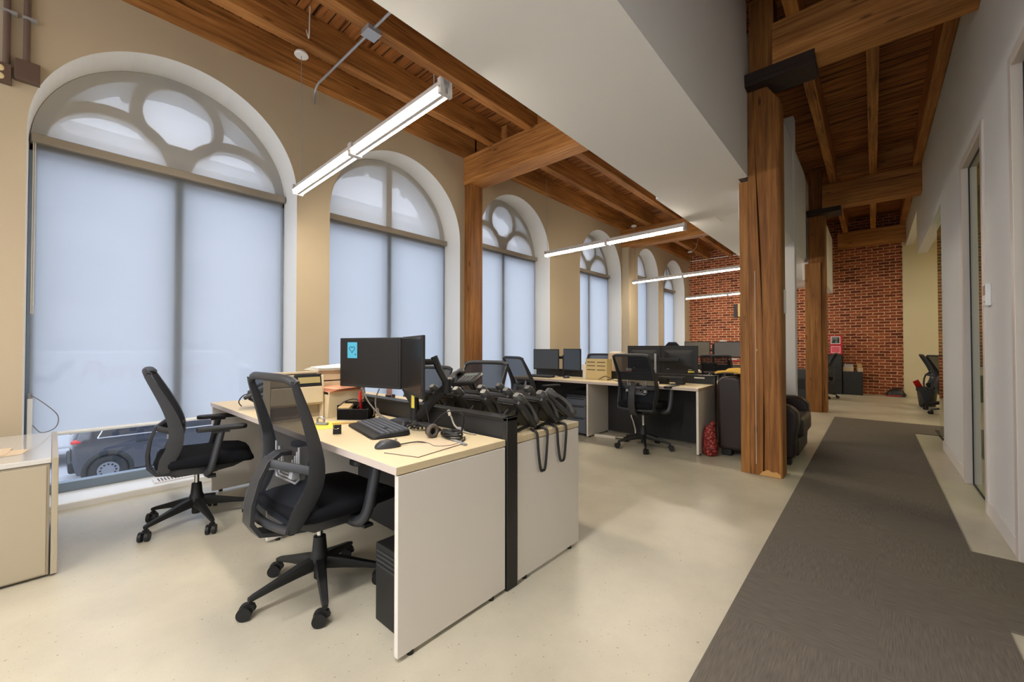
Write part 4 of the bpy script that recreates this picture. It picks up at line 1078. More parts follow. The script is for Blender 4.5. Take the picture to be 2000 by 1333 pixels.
bd = MB(); bd.add([(-1.566,0.944,0.7355),(-1.397,0.999,0.7355),(-1.437,1.279,0.7355),(-1.639,1.241,0.7355),(-1.566,0.944,0.739),(-1.397,0.999,0.739),(-1.437,1.279,0.739),(-1.639,1.241,0.739)], [(0,3,2,1),(4,5,6,7),(0,1,5,4),(1,2,6,5),(2,3,7,6),(3,0,4,7)])
bo = bd.build('board', None); bo.data.materials.append(M['kraft']); bo.data.materials.append(M['conduit'])
for p in bo.data.polygons[2:]: p.material_index = 1
tag(bo, 'thin pale board with dark edges lying at the corner of the foreground desk', 'board')
ru = thing('ruler', 'grey strip ruler lying behind the pale board', 'ruler', (-1.50, 1.285, 0.7395), math.radians(-12)); B(-0.10,0.10,-0.008,0.008,0,0.004).build('strip', M['grey_plastic'], ru)
hs = thing('headset', 'black headset with coiled cable on the foreground desk', 'headset', (-1.60, 1.32, 0.735))
rg_ = MB(); rg_.tube([(-0.05+0.0*a, -0.055+0.026*math.cos(a*PI/10), 0.034+0.026*math.sin(a*PI/10)) for a in range(20)], 0.011, n=10, closed=True)
rg_.build('ear_cushion', mat('ear_cushion_foam', rgb(92,82,74), 0.8), hs, smooth=60)
MB().cyl((-0.075,-0.055,0.034),(-0.055,-0.055,0.034),0.028,0.030,n=18).build('ear_cup', M['black'], hs, smooth=40)
MB().tube(spline([(-0.07,-0.05,0.055),(-0.05,0.02,0.115),(0.0,0.07,0.125),(0.045,0.065,0.09),(0.05,0.045,0.02)], 6), 0.006, n=6, ry=0.003).build('headband', M['black'], hs, smooth=60)
cl = MB()
for k in range(7):
    cl.tube([((0.03+0.012*math.sin(k*2.1))+(0.062+0.006*math.sin(k))*math.cos(a*PI/12), 0.0+0.03*math.sin(a*PI/12)+0.004*math.cos(3*k), 0.007+0.0048*k+0.003*math.sin(a*PI/6+k)) for a in range(24)], 0.0042, n=6, closed=True)
cl.build('coiled_cable', M['cord'], hs, smooth=60)
# black device puck and cable pile near the arm
dk = thing('desk_phone_puck', 'small black speaker puck behind the keyboard', 'speaker', (-2.06, 1.345, 0.735), 0.2)
MB().loft([[(x, y, 0.0) for x, y in rrect(-0.075,0.075,-0.05,0.05,0.02)], [(x*0.9, y*0.85+0.005, 0.028) for x, y in rrect(-0.075,0.075,-0.05,0.05,0.02)], [(x*0.6, y*0.5+0.01, 0.036) for x, y in rrect(-0.075,0.075,-0.05,0.05,0.02)]]).build('body', M['charcoal'], dk, smooth=50)
pile = MB(); rr = random.Random(3)
for k in range(6):
    pile.tube(spline([(-1.93+0.02*k, 1.30+0.012*k, 0.742), (-1.88+rr.uniform(-.05,.05), 1.33+rr.uniform(-.05,.04), 0.75+rr.uniform(0,.03)), (-1.80+rr.uniform(-.05,.05), 1.36+rr.uniform(-.06,.03), 0.752+rr.uniform(0,.03)), (-1.73, 1.38+rr.uniform(-.03,.02), 0.742)], 6), 0.0055, n=6)
tag(pile.build('cable_bundle', M['cord'], smooth=60), 'tangled black cables between the keyboard and the headset', 'cable')
wc = thing('white_cable_end', 'pale network cable with a plug leaning on the divider', 'cable', (0,0,0))
MB().tube(spline([(-1.745,1.455,0.815),(-1.735,1.458,0.80),(-1.70,1.45,0.765),(-1.64,1.44,0.748),(-1.57,1.44,0.74),(-1.53,1.445,0.74)], 6), 0.005, n=6).build('cable', mat('pale_grey_cable', rgb(160,152,138), 0.5), wc, smooth=60)
MB().tube([(-1.757,1.453,0.842),(-1.745,1.455,0.812)], 0.009, n=8).build('plug', M['white_cord'], wc)
MB().tube([(-1.66,1.445,0.752),(-1.625,1.44,0.748)], 0.012, n=8).build('clip', M['grey_plastic'], wc)

# wire caddy with pen
og = thing('desk_caddy', 'black mesh desk caddy with clips in front of the letter trays', 'desk organiser', (-2.455, 1.285, 0.735), math.radians(38))
cy = MB(); cy.box(-0.10,0.10,-0.055,-0.052,0,0.065); cy.box(-0.10,-0.097,-0.055,0.055,0,0.09); cy.box(0.097,0.10,-0.055,0.055,0,0.075); cy.box(-0.10,0.10,0.052,0.055,0,0.10); cy.box(-0.10,0.10,-0.055,0.055,0,0.003); cy.box(-0.002,0.002,-0.055,0.055,0,0.085)
cy.build('tray', weave_mat('caddy_mesh', rgb(28,27,27), 0.18), og)
rim = MB(); rim.tube(spline([(-0.10,-0.055,0.065),(-0.09,0.0,0.10),(-0.05,0.055,0.115),(0.0,0.055,0.105)], 5), 0.0035, n=6); rim.tube([(-0.10,-0.055,0.066),(0.0,-0.055,0.066),(0.10,-0.055,0.066)], 0.0035, n=6)
rim.tube(spline([(0.02,-0.04,0.07),(0.03,0.02,0.115),(0.07,0.055,0.11),(0.10,0.055,0.075)], 5), 0.0035, n=6)
rim.build('rim', M['black_metal'], og, smooth=60)
nb = thing('note_block', 'tan note block standing in the black desk caddy', 'notes', (-2.505, 1.25, 0.742), math.radians(38), rot=(math.radians(18),0,math.radians(38))); B(-0.036,0.036,-0.03,0.03,0.0,0.082).build('paper', mat('tan_note', rgb(196,168,120), 0.9), nb)
pn = thing('marker_pen', 'red marker standing in the black desk caddy', 'marker', (-2.475, 1.325, 0.745), 0, rot=(0.12, 0.16, 0))
MB().lathe([(0.008,0),(0.0095,0.01),(0.0095,0.10)], n=14).build('barrel', M['red'], pn, smooth=40)
MB().lathe([(0.0105,0.10),(0.0105,0.135),(0.009,0.14),(0.008,0.165)], n=14).build('cap', M['red'], pn, smooth=40)
clp = MB()
for k in range(3):
    clp.tube([(-2.40+0.02*k+0.016*math.cos(a*PI/6), 1.335+0.02*k, 0.775+0.024*math.sin(a*PI/6)) for a in range(12)], 0.003, n=6, closed=True)
tag(clp.build('tape_rolls', mat('clear_tape', rgb(150,130,110), 0.3), smooth=60), 'small rings of clips in the open end of the black desk caddy', 'clips')
# yellow pad, tape, pencil, binder clip
yp = MB(); yp.add([(-2.29,0.935,0.7365),(-2.245,1.07,0.7365),(-2.41,1.17,0.7365),(-2.57,1.02,0.7365)], [(0,1,2,3)])
o = yp.build('yellow_sheet', M['yellow']); sm = o.modifiers.new('thick','SOLIDIFY'); sm.thickness = 0.002; tag(o, 'yellow paper sheet on the foreground desk under the tape', 'paper')
tp = thing('tape_dispenser', 'small clear tape dispenser on the yellow sheet', 'tape', (-2.405, 1.04, 0.7375), math.radians(30))
ring_ = MB(); ring_.tube([(0.022*math.cos(a*PI/9), 0, 0.024+0.022*math.sin(a*PI/9)) for a in range(18)], 0.004, n=6, closed=True, ry=0.010); ring_.build('roll', M['silver'], tp, smooth=60)
B(-0.03,0.045,-0.012,0.012,0.0,0.014).build('body', M['grey_plastic'], tp, bevel=0.004)
pl_ = thing('pencil', 'tan folding ruler lying beside the caddy', 'ruler', (-2.33, 1.165, 0.736), math.radians(65)); B(-0.085,0.085,-0.006,0.006,0,0.009).build('stick', mat('tan_stick', rgb(196,160,96), 0.5), pl_, bevel=0.002)
bc = thing('binder_clip', 'black binder clip standing on the foreground desk', 'clip', (-2.098, 0.992, 0.735), math.radians(60))
MB().prism([(-0.012,0),(0.012,0),(0.004,0.048),(-0.004,0.048)], -0.020, 0.020, 'x').build('jaw', M['black'], bc, bevel=0.002)
hw = MB(); hw.tube(spline([(-0.012,-0.008,0.045),(-0.014,-0.045,0.040),(0,-0.058,0.036),(0.014,-0.045,0.040),(0.012,-0.008,0.045)], 5), 0.0014, n=5); hw.tube(spline([(-0.012,0.01,0.02),(-0.012,0.04,0.028),(0.012,0.04,0.028),(0.012,0.01,0.02)], 5), 0.0014, n=5)
hw.build('wire_handle', M['chrome'], bc, smooth=60)

# letter trays between the near desks
lt = thing('letter_tray', 'cream stepped letter tray behind the foreground chair', 'letter tray', (-2.83, 1.0, 0.735))
tr = MB(); tr.box(0.09,0.17,-0.155,0.155,0.0,0.008); tr.box(0.09,0.195,-0.158,-0.150,0.0,0.275); tr.box(0.09,0.195,0.150,0.158,0.0,0.275); tr.box(0.09,0.096,-0.155,0.155,0,0.285)
tr.build('case', M['beige_plastic'], lt, bevel=0.003)
MB().prism([(0.155,0.085),(0.205,0.105),(0.195,0.205),(0.16,0.205)], -0.149, 0.149, 'y').build('upper_front', M['beige_plastic'], lt, bevel=0.003)
B(0.13, 0.148, -0.149, 0.149, 0.008, 0.085).build('lower_front', M['beige_dark'], lt)
B(0.096, 0.14, -0.149, 0.149, 0.205, 0.278).build('back_bin', M['beige_plastic'], lt, bevel=0.004)
fp = MB(); fp.box(-2.745,-2.695,0.86,1.14,1.0205,1.026); fp.box(-2.74,-2.70,0.88,1.15,1.027,1.031)
tag(fp.build('paper_stack', M['kraft']), 'flat manila papers on the cream letter tray', 'paper')
sg_ = thing('label_stand', 'black framed desk display tilted on the front of the cream letter tray', 'desk display', (-2.645, 1.075, 0.942), 0, rot=(0, math.radians(-14), math.radians(0)))
B(-0.022, 0.0, -0.082, 0.082, 0.0, 0.078).build('frame', M['black'], sg_, bevel=0.003)
B(0.0, 0.002, -0.066, 0.066, 0.020, 0.058).build('display', mat('amber_lcd', rgb(168,152,104), 0.35), sg_)
l2 = thing('file_sorter', 'cream file sorter holding salmon papers beside the monitor', 'file sorter', (-2.74, 1.283, 0.735))
q = MB(); q.box(-0.15,0.14,-0.118,0.122,0,0.006); q.prism([(0.128,0.0),(0.140,0.0),(0.165,0.17),(0.150,0.17)], -0.118, 0.122, 'y'); q.box(-0.15,0.145,-0.120,-0.114,0,0.15); q.box(-0.15,0.145,0.118,0.124,0,0.15)
q.build('front_bin', M['beige_plastic'], l2, bevel=0.003)
r_ = MB(); r_.box(-0.15,0.03,-0.118,0.122,0.006,0.225); r_.box(-0.15,0.02,-0.118,0.122,0.232,0.300); r_.build('rear_bins', M['beige_plastic'], l2, bevel=0.004)
s_ = MB(); s_.box(0.1585,0.160,-0.10,-0.005,0.135,0.142); s_.box(0.1585,0.160,0.02,0.10,0.135,0.142); s_.build('label_slots', M['beige_dark'], l2)
sp_ = MB()
for k in range(4): sp_.add([(-2.73,1.15-0.01*k,0.912+0.006*k),(-2.565+0.008*k,1.16+0.012*k,0.900+0.006*k),(-2.575,1.385+0.006*k,0.905+0.006*k),(-2.73,1.38,0.914+0.006*k)], [(0,1,2,3)])
o = sp_.build('salmon_papers', M['pink_paper']); sm = o.modifiers.new('thick','SOLIDIFY'); sm.thickness = 0.002
tag(o, 'loose salmon coloured papers lying on the cream file sorter', 'paper')
kp = MB()
for k in range(3): kp.add([(-2.90,1.14+0.02*k,1.038+0.007*k),(-2.70,1.15,1.037+0.006*k),(-2.69,1.40,1.037+0.006*k),(-2.89,1.42-0.02*k,1.055+0.006*k)], [(0,1,2,3)])
o = kp.build('paper_stack', M['paper']); sm = o.modifiers.new('thick','SOLIDIFY'); sm.thickness = 0.003
tag(o, 'pale papers stacked on top of the cream file sorter', 'paper')

# ------------------------------------------------------------------ desk phones
def make_phone(label, tilt=49, group='desk phones set out on the far side of the near desks'):
    t = thing('desk_phone', label, 'phone', (0,0,0), 0, group)
    th = math.radians(tilt)
    # slab space: x across, s from front edge to top edge, n out of the face
    T = Matrix(((1,0,0,0),(0,-math.cos(th),math.sin(th),0.07),(0,math.sin(th),math.cos(th),0.012),(0,0,0,1)))
    bd_ = MB().at(T); bd_.loft([[(x, s, 0.0) for x, s in rrect(-0.093,0.093,0.0,0.190,0.012,3)], [(x, s, 0.014) for x, s in rrect(-0.100,0.100,-0.003,0.196,0.016,3)], [(x, s, 0.026) for x, s in rrect(-0.096,0.096,0.0,0.192,0.016,3)]])
    bd_.build('body', M['phone'], t, smooth=40)
    rc_ = MB().at(T); rc_.box(-0.075,0.06,0.02,0.165,-0.004,0.0); rc_.box(-0.085,0.055,0.172,0.184,-0.006,0.0); rc_.build('rear_recess', M['black'], t)
    kp_ = MB().at(T)
    for r in range(5):
        for c in range(4): kp_.box(-0.075+0.026*c, -0.055+0.026*c, 0.02+0.019*r, 0.033+0.019*r, 0.026, 0.030)
    kp_.build('keypad', M['phone_key'], t)
    MB().at(T).box(-0.078, 0.03, 0.125, 0.175, 0.026, 0.028).build('display', M['phone_lcd'], t)
    h = MB().at(T); S = []
    for s, w, n0, n1 in ((-0.004,0.014,0.030,0.044),(0.006,0.024,0.022,0.056),(0.035,0.025,0.026,0.058),(0.055,0.018,0.044,0.064),(0.10,0.017,0.050,0.069),(0.145,0.018,0.044,0.064),(0.165,0.026,0.022,0.060),(0.205,0.027,0.012,0.060),(0.222,0.018,0.020,0.050)):
        S.append([(0.070+x, s, n) for x, n in rrect(-w, w, n0, n1, min(w, (n1-n0)/2)*0.7, 3)])
    h.loft(S); h.build('handset', M['handset'], t, smooth=50)
    st = MB()
    top = T @ Vector((0,0.12,-0.002)); 
    for s in (-1, 1):
        a = T @ Vector((s*0.03,0.125,0.0)); bb_ = Vector((s*0.075, a.y-0.075 if tilt > 45 else a.y-0.03, 0.004))
        st.tube([a, bb_], 0.007, n=6, ry=0.013)
        c_ = T @ Vector((s*0.06,0.02,0.0)); st.tube([bb_, c_], 0.006, n=6, ry=0.010)
    st.build('stand', M['black'], t, smooth=40)
    return t
ph0 = make_phone('black desk phone nearest the corner of the desk end, its back turned')
ph0.location = (-1.475, 1.685, 0.735); ph0.rotation_euler = (0,0,math.radians(-8))
pos = [(-1.465,1.865,-6,'black desk phone second from the corner along the desk end'),
       (-1.735,1.675,2,'black desk phone in the row along the divider, second from the desk end'),
       (-1.985,1.68,4,'black desk phone in the row along the divider, third from the desk end'),
       (-2.215,1.685,0,'black desk phone in the row along the divider, farthest from the desk end'),
       (-1.715,1.855,-4,'black desk phone in the middle row of phones, second from the desk end'),
       (-1.955,1.86,3,'black desk phone in the middle row of phones, third from the desk end'),
       (-1.70,2.03,0,'black desk phone in the rear row of phones, second from the desk end'),
       (-1.95,2.04,-5,'black desk phone in the rear row of phones, third from the desk end'),
       (-2.20,1.87,0,'black desk phone in the middle row of phones, under the one lying on top')]
for x, y, a, lab in pos: dup(ph0, (x, y, 0.735), math.radians(a), lab)
ph1 = dup(ph0, (-1.435, 2.02, 0.744), 0, 'black desk phone leaning flat at the rear corner of the desk end'); ph1.rotation_euler = (math.radians(8), 0.0, math.radians(-38))
ph2 = dup(ph0, (-2.10, 1.87, 0.878), 0, 'black desk phone lying face up on top of the other phones'); ph2.rotation_euler = (math.radians(33), math.radians(4), math.radians(203))
ph3 = dup(ph0, (-3.43, 1.02, 0.768), 0, 'desk phone beside an envelope on the desk by the first window', 'phones on other desks'); ph3.rotation_euler = (math.radians(22), 0, math.radians(150))
for k, (y, dy, zb, lab) in enumerate([(1.745, 0.045, 0.530, 'nearest'), (1.925, 0.045, 0.545, 'second')]):
    x = -1.329
    c = MB().tube(spline([(-1.40,y-0.01,0.742),(-1.35,y-dy,0.744),(x,y-dy,0.728),(x+0.003,y-dy*0.85,0.64),(x+0.004,y-0.020,zb+0.012),(x+0.004,y,zb),(x+0.004,y+0.020,zb+0.012),(x+0.003,y+dy*0.8,0.64),(x,y+dy,0.728),(-1.35,y+dy,0.745),(-1.41,y+dy,0.742)], 7), 0.0072, n=8)
    tag(c.build('phone_cord', M['cord'], smooth=60), 'black coiled phone cord hanging over the white desk end, %s the foreground' % ('closer to' if k == 0 else 'farther from'), 'phone cord', 'cords over the desk end')
ev = MB(); ev.grid(lambda u, v: (-3.66+0.28*u, 1.15+0.14*v, 0.79+0.06*v+0.03*math.sin(3*u)), 6, 4)
o = ev.build('envelope', M['kraft'], smooth=180); sm = o.modifiers.new('thick','SOLIDIFY'); sm.thickness = 0.003
tag(o, 'pale open envelope propped behind the desk phone by the first window', 'envelope')
ec = MB().tube(spline([(-3.56,0.95,0.742),(-3.55,0.93,0.78),(-3.50,0.95,0.83),(-3.42,1.0,0.845),(-3.36,1.04,0.82)], 6), 0.004, n=6)
tag(ec.build('phone_cord', M['cord'], smooth=60), 'black cord looping over the desk phone by the first window', 'phone cord')

# things behind the monitor on the far side of the near desks
pcup = thing('pen_cup', 'dark pen cup with a card behind the near monitor', 'pen cup', (-2.67, 1.66, 0.735))
MB().lathe([(0.030,0),(0.036,0.10),(0.033,0.10),(0.028,0.005)], n=18).build('cup', M['charcoal'], pcup, smooth=40)
B(-0.032,0.035,-0.012,-0.008,0.06,0.165).build('card', mat('pink_card', rgb(210,160,150), 0.8), pcup)
tr_ = thing('cluttered_tray', 'grey tray of loose papers and clips behind the near monitors', 'tray', (-2.47, 1.68, 0.735), 0.2)
tb = MB(); tb.box(-0.09,0.09,-0.06,0.06,0,0.006); tb.box(-0.09,0.09,-0.06,-0.055,0,0.05); tb.box(-0.09,-0.085,-0.06,0.06,0,0.05); tb.box(0.085,0.09,-0.06,0.06,0,0.05); tb.box(-0.09,0.09,0.055,0.06,0,0.05); tb.build('tray', M['silver'], tr_)
pp_ = MB(); pp_.ball((0.02,0.0,0.06),0.05,0.04,0.03); pp_.build('crumpled_paper', M['paper'], tr_, smooth=60)
B(0.05,0.08,-0.03,0.02,0.05,0.09).build('red_tag', M['red'], tr_)
lp_ = MB(); 
for k in range(5): lp_.add([(-3.0+0.06*k,1.70+0.05*(k%2),0.737+0.001*k),(-2.82+0.06*k,1.66+0.05*(k%3),0.737+0.001*k),(-2.78+0.05*k,1.90,0.737+0.001*k),(-2.98+0.05*k,1.93,0.737+0.001*k)], [(0,1,2,3)])
tag(lp_.build('loose_papers', M['paper']), 'white papers spread behind the divider at the near monitors', 'paper')

# ------------------------------------------------------------------ middle row
mon_mid = 'monitors of the middle row'
e1 = monitor(-3.80, 5.08, 0.835, 0.455, 0.318, -84, 'slim grey screen monitor on the middle desk by the window, left of the pair', mat('grey_screen', rgb(74,80,88), 0.35), mon_mid)
e2 = monitor(-3.325, 5.08, 0.835, 0.345, 0.325, -100, 'slim grey screen monitor on the middle desk, right of the pair by the birch sorter', mat('grey_screen_b', rgb(70,80,92), 0.3), mon_mid)
ma = thing('screen_mount', 'black arm and post carrying the slim monitor pair on the middle desk', 'monitor arm', (-3.545, 5.20, 0.735))
B(-0.16,0.17,-0.05,-0.02,0.27,0.31).build('crossbar', M['black'], ma); MB().cyl((0.0,-0.01,0),(0,-0.01,0.33),0.016,n=12).build('post', M['black'], ma, smooth=40); B(-0.07,0.07,-0.06,0.05,0,0.012).build('foot', M['black'], ma)
keyboard('pale keyboard in front of the slim monitors on the middle desk', -3.72, 4.86, 0.735, 4, 0.42, 0.12, False)
mouse('small dark mouse on the middle desk under the slim monitors', -3.33, 4.95, 0.735, 80)
g1_ = monitor(-2.505, 5.74, 0.815, 0.50, 0.39, 90, 'black monitor turned away, left of the pair behind the middle divider', M['screen'], mon_mid, back=True)
g2_ = monitor(-2.003, 5.74, 0.815, 0.50, 0.39, 90, 'black monitor turned away with a red badge, right of the pair behind the middle divider', M['screen'], mon_mid, back=True)
mb_ = thing('screen_mount', 'silver post and black arm between the monitors turned away', 'monitor arm', (-2.26, 5.55, 0.735))
MB().cyl((0,0,0),(0,0,0.36),0.016,n=12).build('post', M['silver'], mb_, smooth=40); B(-0.30,0.32,0.01,0.04,0.26,0.30).build('crossbar', M['black'], mb_, bevel=0.004); B(-0.09,0.09,-0.05,0.05,0,0.02).build('foot', M['black'], mb_)
so_ = thing('letter_sorter', 'birch plywood letter sorter with slots at the junction of the middle desks', 'letter sorter', (-2.86, 5.01, 0.735))
B(-0.165,0.165,-0.035,-0.025,0,0.285).build('front', M['wood_tray'], so_, bevel=0.002)
ss_ = MB(); ss_.box(-0.165,-0.155,-0.025,0.10,0,0.285); ss_.box(0.155,0.165,-0.025,0.10,0,0.285); ss_.box(-0.165,0.165,0.09,0.10,0,0.285); ss_.box(-0.165,0.165,-0.025,0.10,0,0.01); ss_.build('sides', M['wood_tray'], so_)
sl_ = MB()
for z, m_ in ((0.235,0),(0.185,0),(0.130,0)):
    sl_.box(-0.14,-0.015,-0.0362,-0.035,z,z+0.012); sl_.box(0.015,0.14,-0.0362,-0.035,z,z+0.012)
sl_.build('slots', M['wood_slot'], so_)
ep = MB(); ep.box(-3.10,-3.025,4.99,5.10,0.86,0.94); ep.box(-3.09,-3.03,5.0,5.09,0.735,0.86); tag(ep.build('paper_stack', M['paper']), 'white envelopes stacked at the left of the birch letter sorter', 'paper')
dc = thing('docking_station', 'flat black dock on the middle desk, right of the chair', 'electronics', (-1.845, 5.03, 0.735), math.radians(6))
B(-0.15,0.15,-0.09,0.09,0.065,0.09).build('lid', M['black'], dc, bevel=0.004); B(-0.13,-0.05,-0.08,0.08,0,0.065).build('left_box', M['black'], dc); B(0.06,0.14,-0.08,0.08,0,0.065).build('right_box', M['black'], dc)
mw = MB().tube(spline([(-2.80,4.93,0.74),(-2.72,4.97,0.79),(-2.62,4.97,0.76),(-2.5,4.9,0.74),(-2.35,4.95,0.74)], 6), 0.004, n=6); tag(mw.build('mouse_cable', M['cord'], smooth=60), 'thin black cable looping in front of the birch letter sorter', 'cable')
fb = thing('file_box', 'beige card file box behind the middle divider, seen past the chair back', 'file box', (-2.86, 5.60, 0.735)); B(-0.11,0.11,-0.08,0.10,0,0.36).build('box', M['kraft'], fb, bevel=0.004); B(-0.09,0.09,-0.06,0.08,0.36,0.385).build('papers', M['paper'], fb)
mg = thing('red_tub', 'small red topped tub behind the middle divider', 'tub', (-2.62, 5.48, 0.735)); MB().lathe([(0.035,0),(0.04,0.11),(0.036,0.115)], n=18).build('tub', M['red'], mg, smooth=40); MB().lathe([(0.041,0.115),(0.041,0.145)], n=18).build('lid', M['white_print'], mg, smooth=40)
kc = thing('coffee_cup', 'black paper cup with white base behind the middle divider, by the monitor back', 'cup', (-1.775, 5.52, 0.735)); MB().lathe([(0.030,0.07),(0.040,0.15),(0.036,0.15)], n=18).build('cup', M['black'], kc, smooth=40); MB().lathe([(0.024,0),(0.030,0.07)], n=18).build('base', M['white_print'], kc, smooth=40); MB().lathe([(0.0375,0.12),(0.039,0.14)], n=18).build('band', M['yellow'], kc, smooth=40)
sx = thing('stapler', 'black stapler tilted up behind the middle divider', 'stapler', (-1.60, 5.50, 0.735), 0.6); B(-0.06,0.06,-0.016,0.016,0,0.012).build('base', M['black'], sx); MB().loft([[(-0.06,-0.016,0.02),(-0.06,0.016,0.02),(-0.06,0.016,0.04),(-0.06,-0.016,0.04)],[(0.06,-0.016,0.09),(0.06,0.016,0.09),(0.06,0.016,0.115),(0.06,-0.016,0.115)]]).build('arm', M['black'], sx)
lb_ = B(-1.66,-1.54,5.271,5.2745,0.80,0.815); tag(lb_.build('divider_label', M['paper']), 'small white label on the black middle divider', 'label')
ps = thing('power_strip', 'cream power strip lying on the floor under the middle desk', 'power strip', (-2.62, 4.82, 0), math.radians(8)); B(-0.16,0.13,-0.025,0.025,0,0.035).build('body', M['white_cord'], ps, bevel=0.006)
pw = MB().tube(spline([(-2.49,4.85,0.02),(-2.40,4.93,0.012),(-2.33,5.0,0.012),(-2.34,5.08,0.08),(-2.40,5.14,0.20),(-2.44,5.17,0.27),(-2.40,5.19,0.315),(-2.33,5.18,0.325)], 8), 0.009, n=8); tag(pw.build('extension_lead', M['white_cord'], smooth=60), 'cream power cord rising to a plug under the middle desk', 'cord')
p2 = MB().tube(spline([(-2.33,5.0,0.008),(-2.1,4.98,0.008),(-1.9,5.05,0.008),(-1.6,5.0,0.008)], 8), 0.006, n=6); tag(p2.build('floor_cable', M['grey_cord'], smooth=60), 'pale cable lying on the floor behind the middle chair', 'cable')

# ------------------------------------------------------------------ far row and end wall
mon_far = 'monitors of the far row'
monitor(-2.62, 8.50, 0.985, 0.48, 0.31, -88, 'olive grey screen monitor before the brick wall, left of the pair', mat('olive_screen', rgb(112,106,92), 0.4), mon_far)
monitor(-2.06, 8.50, 0.985, 0.50, 0.30, -92, 'grey screen monitor before the brick wall, right of the pair', mat('pale_grey_screen', rgb(112,110,108), 0.4), mon_far)
mf = thing('screen_mount', 'black monitor post between the far row screens', 'monitor arm', (-2.34, 8.57, 0.735)); MB().cyl((0,0,0),(0,0,0.5),0.018,n=12).build('post', M['black'], mf, smooth=40); B(-0.28,0.28,-0.025,0.0,0.36,0.40).build('crossbar', M['black'], mf)
tag(B(-2.20,-2.10,8.49,8.54,1.288,1.315).build('webcam', M['white_print'], bevel=0.006), 'white webcam on top of the grey far row monitor', 'webcam')
bp_ = thing('backpack', 'rounded black bag rising above the monitor backs near the far windows', 'bag', (-3.05, 8.35, 0.735))
MB().loft([[(x, y, z) for x, y in rrect(-w, w, -d, d, min(w,d)*0.7, 4)] for z, w, d in ((0,0.17,0.10),(0.1,0.19,0.12),(0.35,0.17,0.11),(0.48,0.13,0.09),(0.55,0.07,0.05))]).build('body', M['seat'], bp_, smooth=60)
cx_ = thing('file_crate', 'dark letter rack with red and white items on the far desk by the split column', 'letter rack', (-1.83, 8.25, 0.735))
q = MB()
for z in (0.0, 0.09, 0.18): q.box(-0.16,0.16,-0.11,0.11,z,z+0.008)
q.box(-0.16,-0.152,-0.11,0.11,0,0.25); q.box(0.152,0.16,-0.11,0.11,0,0.25); q.build('rack', M['black'], cx_)
B(-0.13,0.10,-0.105,0.09,0.19,0.215).build('red_folder', M['red'], cx_); B(-0.14,0.0,-0.105,0.09,0.215,0.24).build('white_papers', M['paper'], cx_); B(-0.12,0.13,-0.105,0.09,0.01,0.035).build('papers', M['paper'], cx_)
tag(B(-2.45,-2.20,8.10,8.32,0.735,0.885).build('desk_speaker', M['black'], bevel=0.01), 'black box unit on the far desk under the olive screen', 'electronics')
tag(B(-1.78,-1.58,8.03,8.18,0.735,0.75).build('note_pad', M['paper'], bevel=0.002), 'pale note pad on the far desk edge by the split column', 'notes')
# printer stand seen between split column and nib
ps_ = thing('printer_stand', 'dark cabinet behind the armchair seen right of the split column', 'cabinet', (-1.32, 10.95, 0)); B(-0.30,0.24,-0.25,0.25,0.0,0.53).build('body', M['charcoal'], ps_, bevel=0.005); B(-0.28,0.22,-0.256,-0.25,0.28,0.50).build('drawer', M['black'], ps_, bevel=0.003); B(-0.10,0.24,-0.25,0.22,0.53,0.70).build('raised_box', M['charcoal'], ps_, bevel=0.006)
rl = thing('paper_roll', 'upright cream paper roll on the dark cabinet right of the split column', 'paper roll', (-1.52, 10.80, 0.53)); MB().cyl((0,0,0),(0,0,0.22),0.033,n=18).build('roll', M['kraft'], rl, smooth=40); MB().lathe([(0.07,0.22),(0.075,0.235)], n=18).build('cap', M['paper'], rl, smooth=40)
pr = thing('label_printer', 'small black label printer on the cream roll by the split column', 'printer', (-1.53, 10.80, 0.766)); B(-0.07,0.11,-0.07,0.07,0,0.085).build('body', M['black'], pr, bevel=0.008); B(-0.03,0.06,-0.072,-0.07,0.03,0.065).build('display', M['grey_print'], pr)
hx_ = thing('wall_sign', 'white pointed sign on the brick wall right of the split column', 'sign', (-1.80, 13.585, 1.61)); MB().prism([(-0.12,-0.09),(0.03,-0.09),(0.10,0.0),(0.03,0.09),(-0.12,0.09)], -0.012, 0.0, 'y').build('plate', M['white_print'], hx_)
cw = thing('wall_conduit', 'white conduit dropping to an outlet on the brick wall', 'electrical conduit', (-1.635, 13.56, 1.42)); MB().cyl((0,0,0.08),(0,0,1.20),0.018,n=10).build('pipe', M['sill'], cw, smooth=40); B(-0.035,0.035,-0.03,0.03,0,0.09).build('outlet_box', M['outlet'], cw, bevel=0.004)
hz_ = MB().tube([(-4.40,13.575,3.93),(-3.0,13.575,3.945),(-1.78,13.575,3.95)], 0.016, n=8); tag(hz_.build('wall_conduit', M['sill'], smooth=40), 'long thin white conduit running along the top of the brick wall', 'pipe')
fl = thing('wall_rack', 'small dark framed pieces hung on the brick wall at the split column', 'picture', (-2.98, 13.59, 2.05))
for k in range(3): B(-0.14+0.11*k,-0.06+0.11*k,-0.03,0.0,0.04*k,0.42).build('panel', [M['dark_print'], M['wood_tray'], M['dark_print']][k], fl)
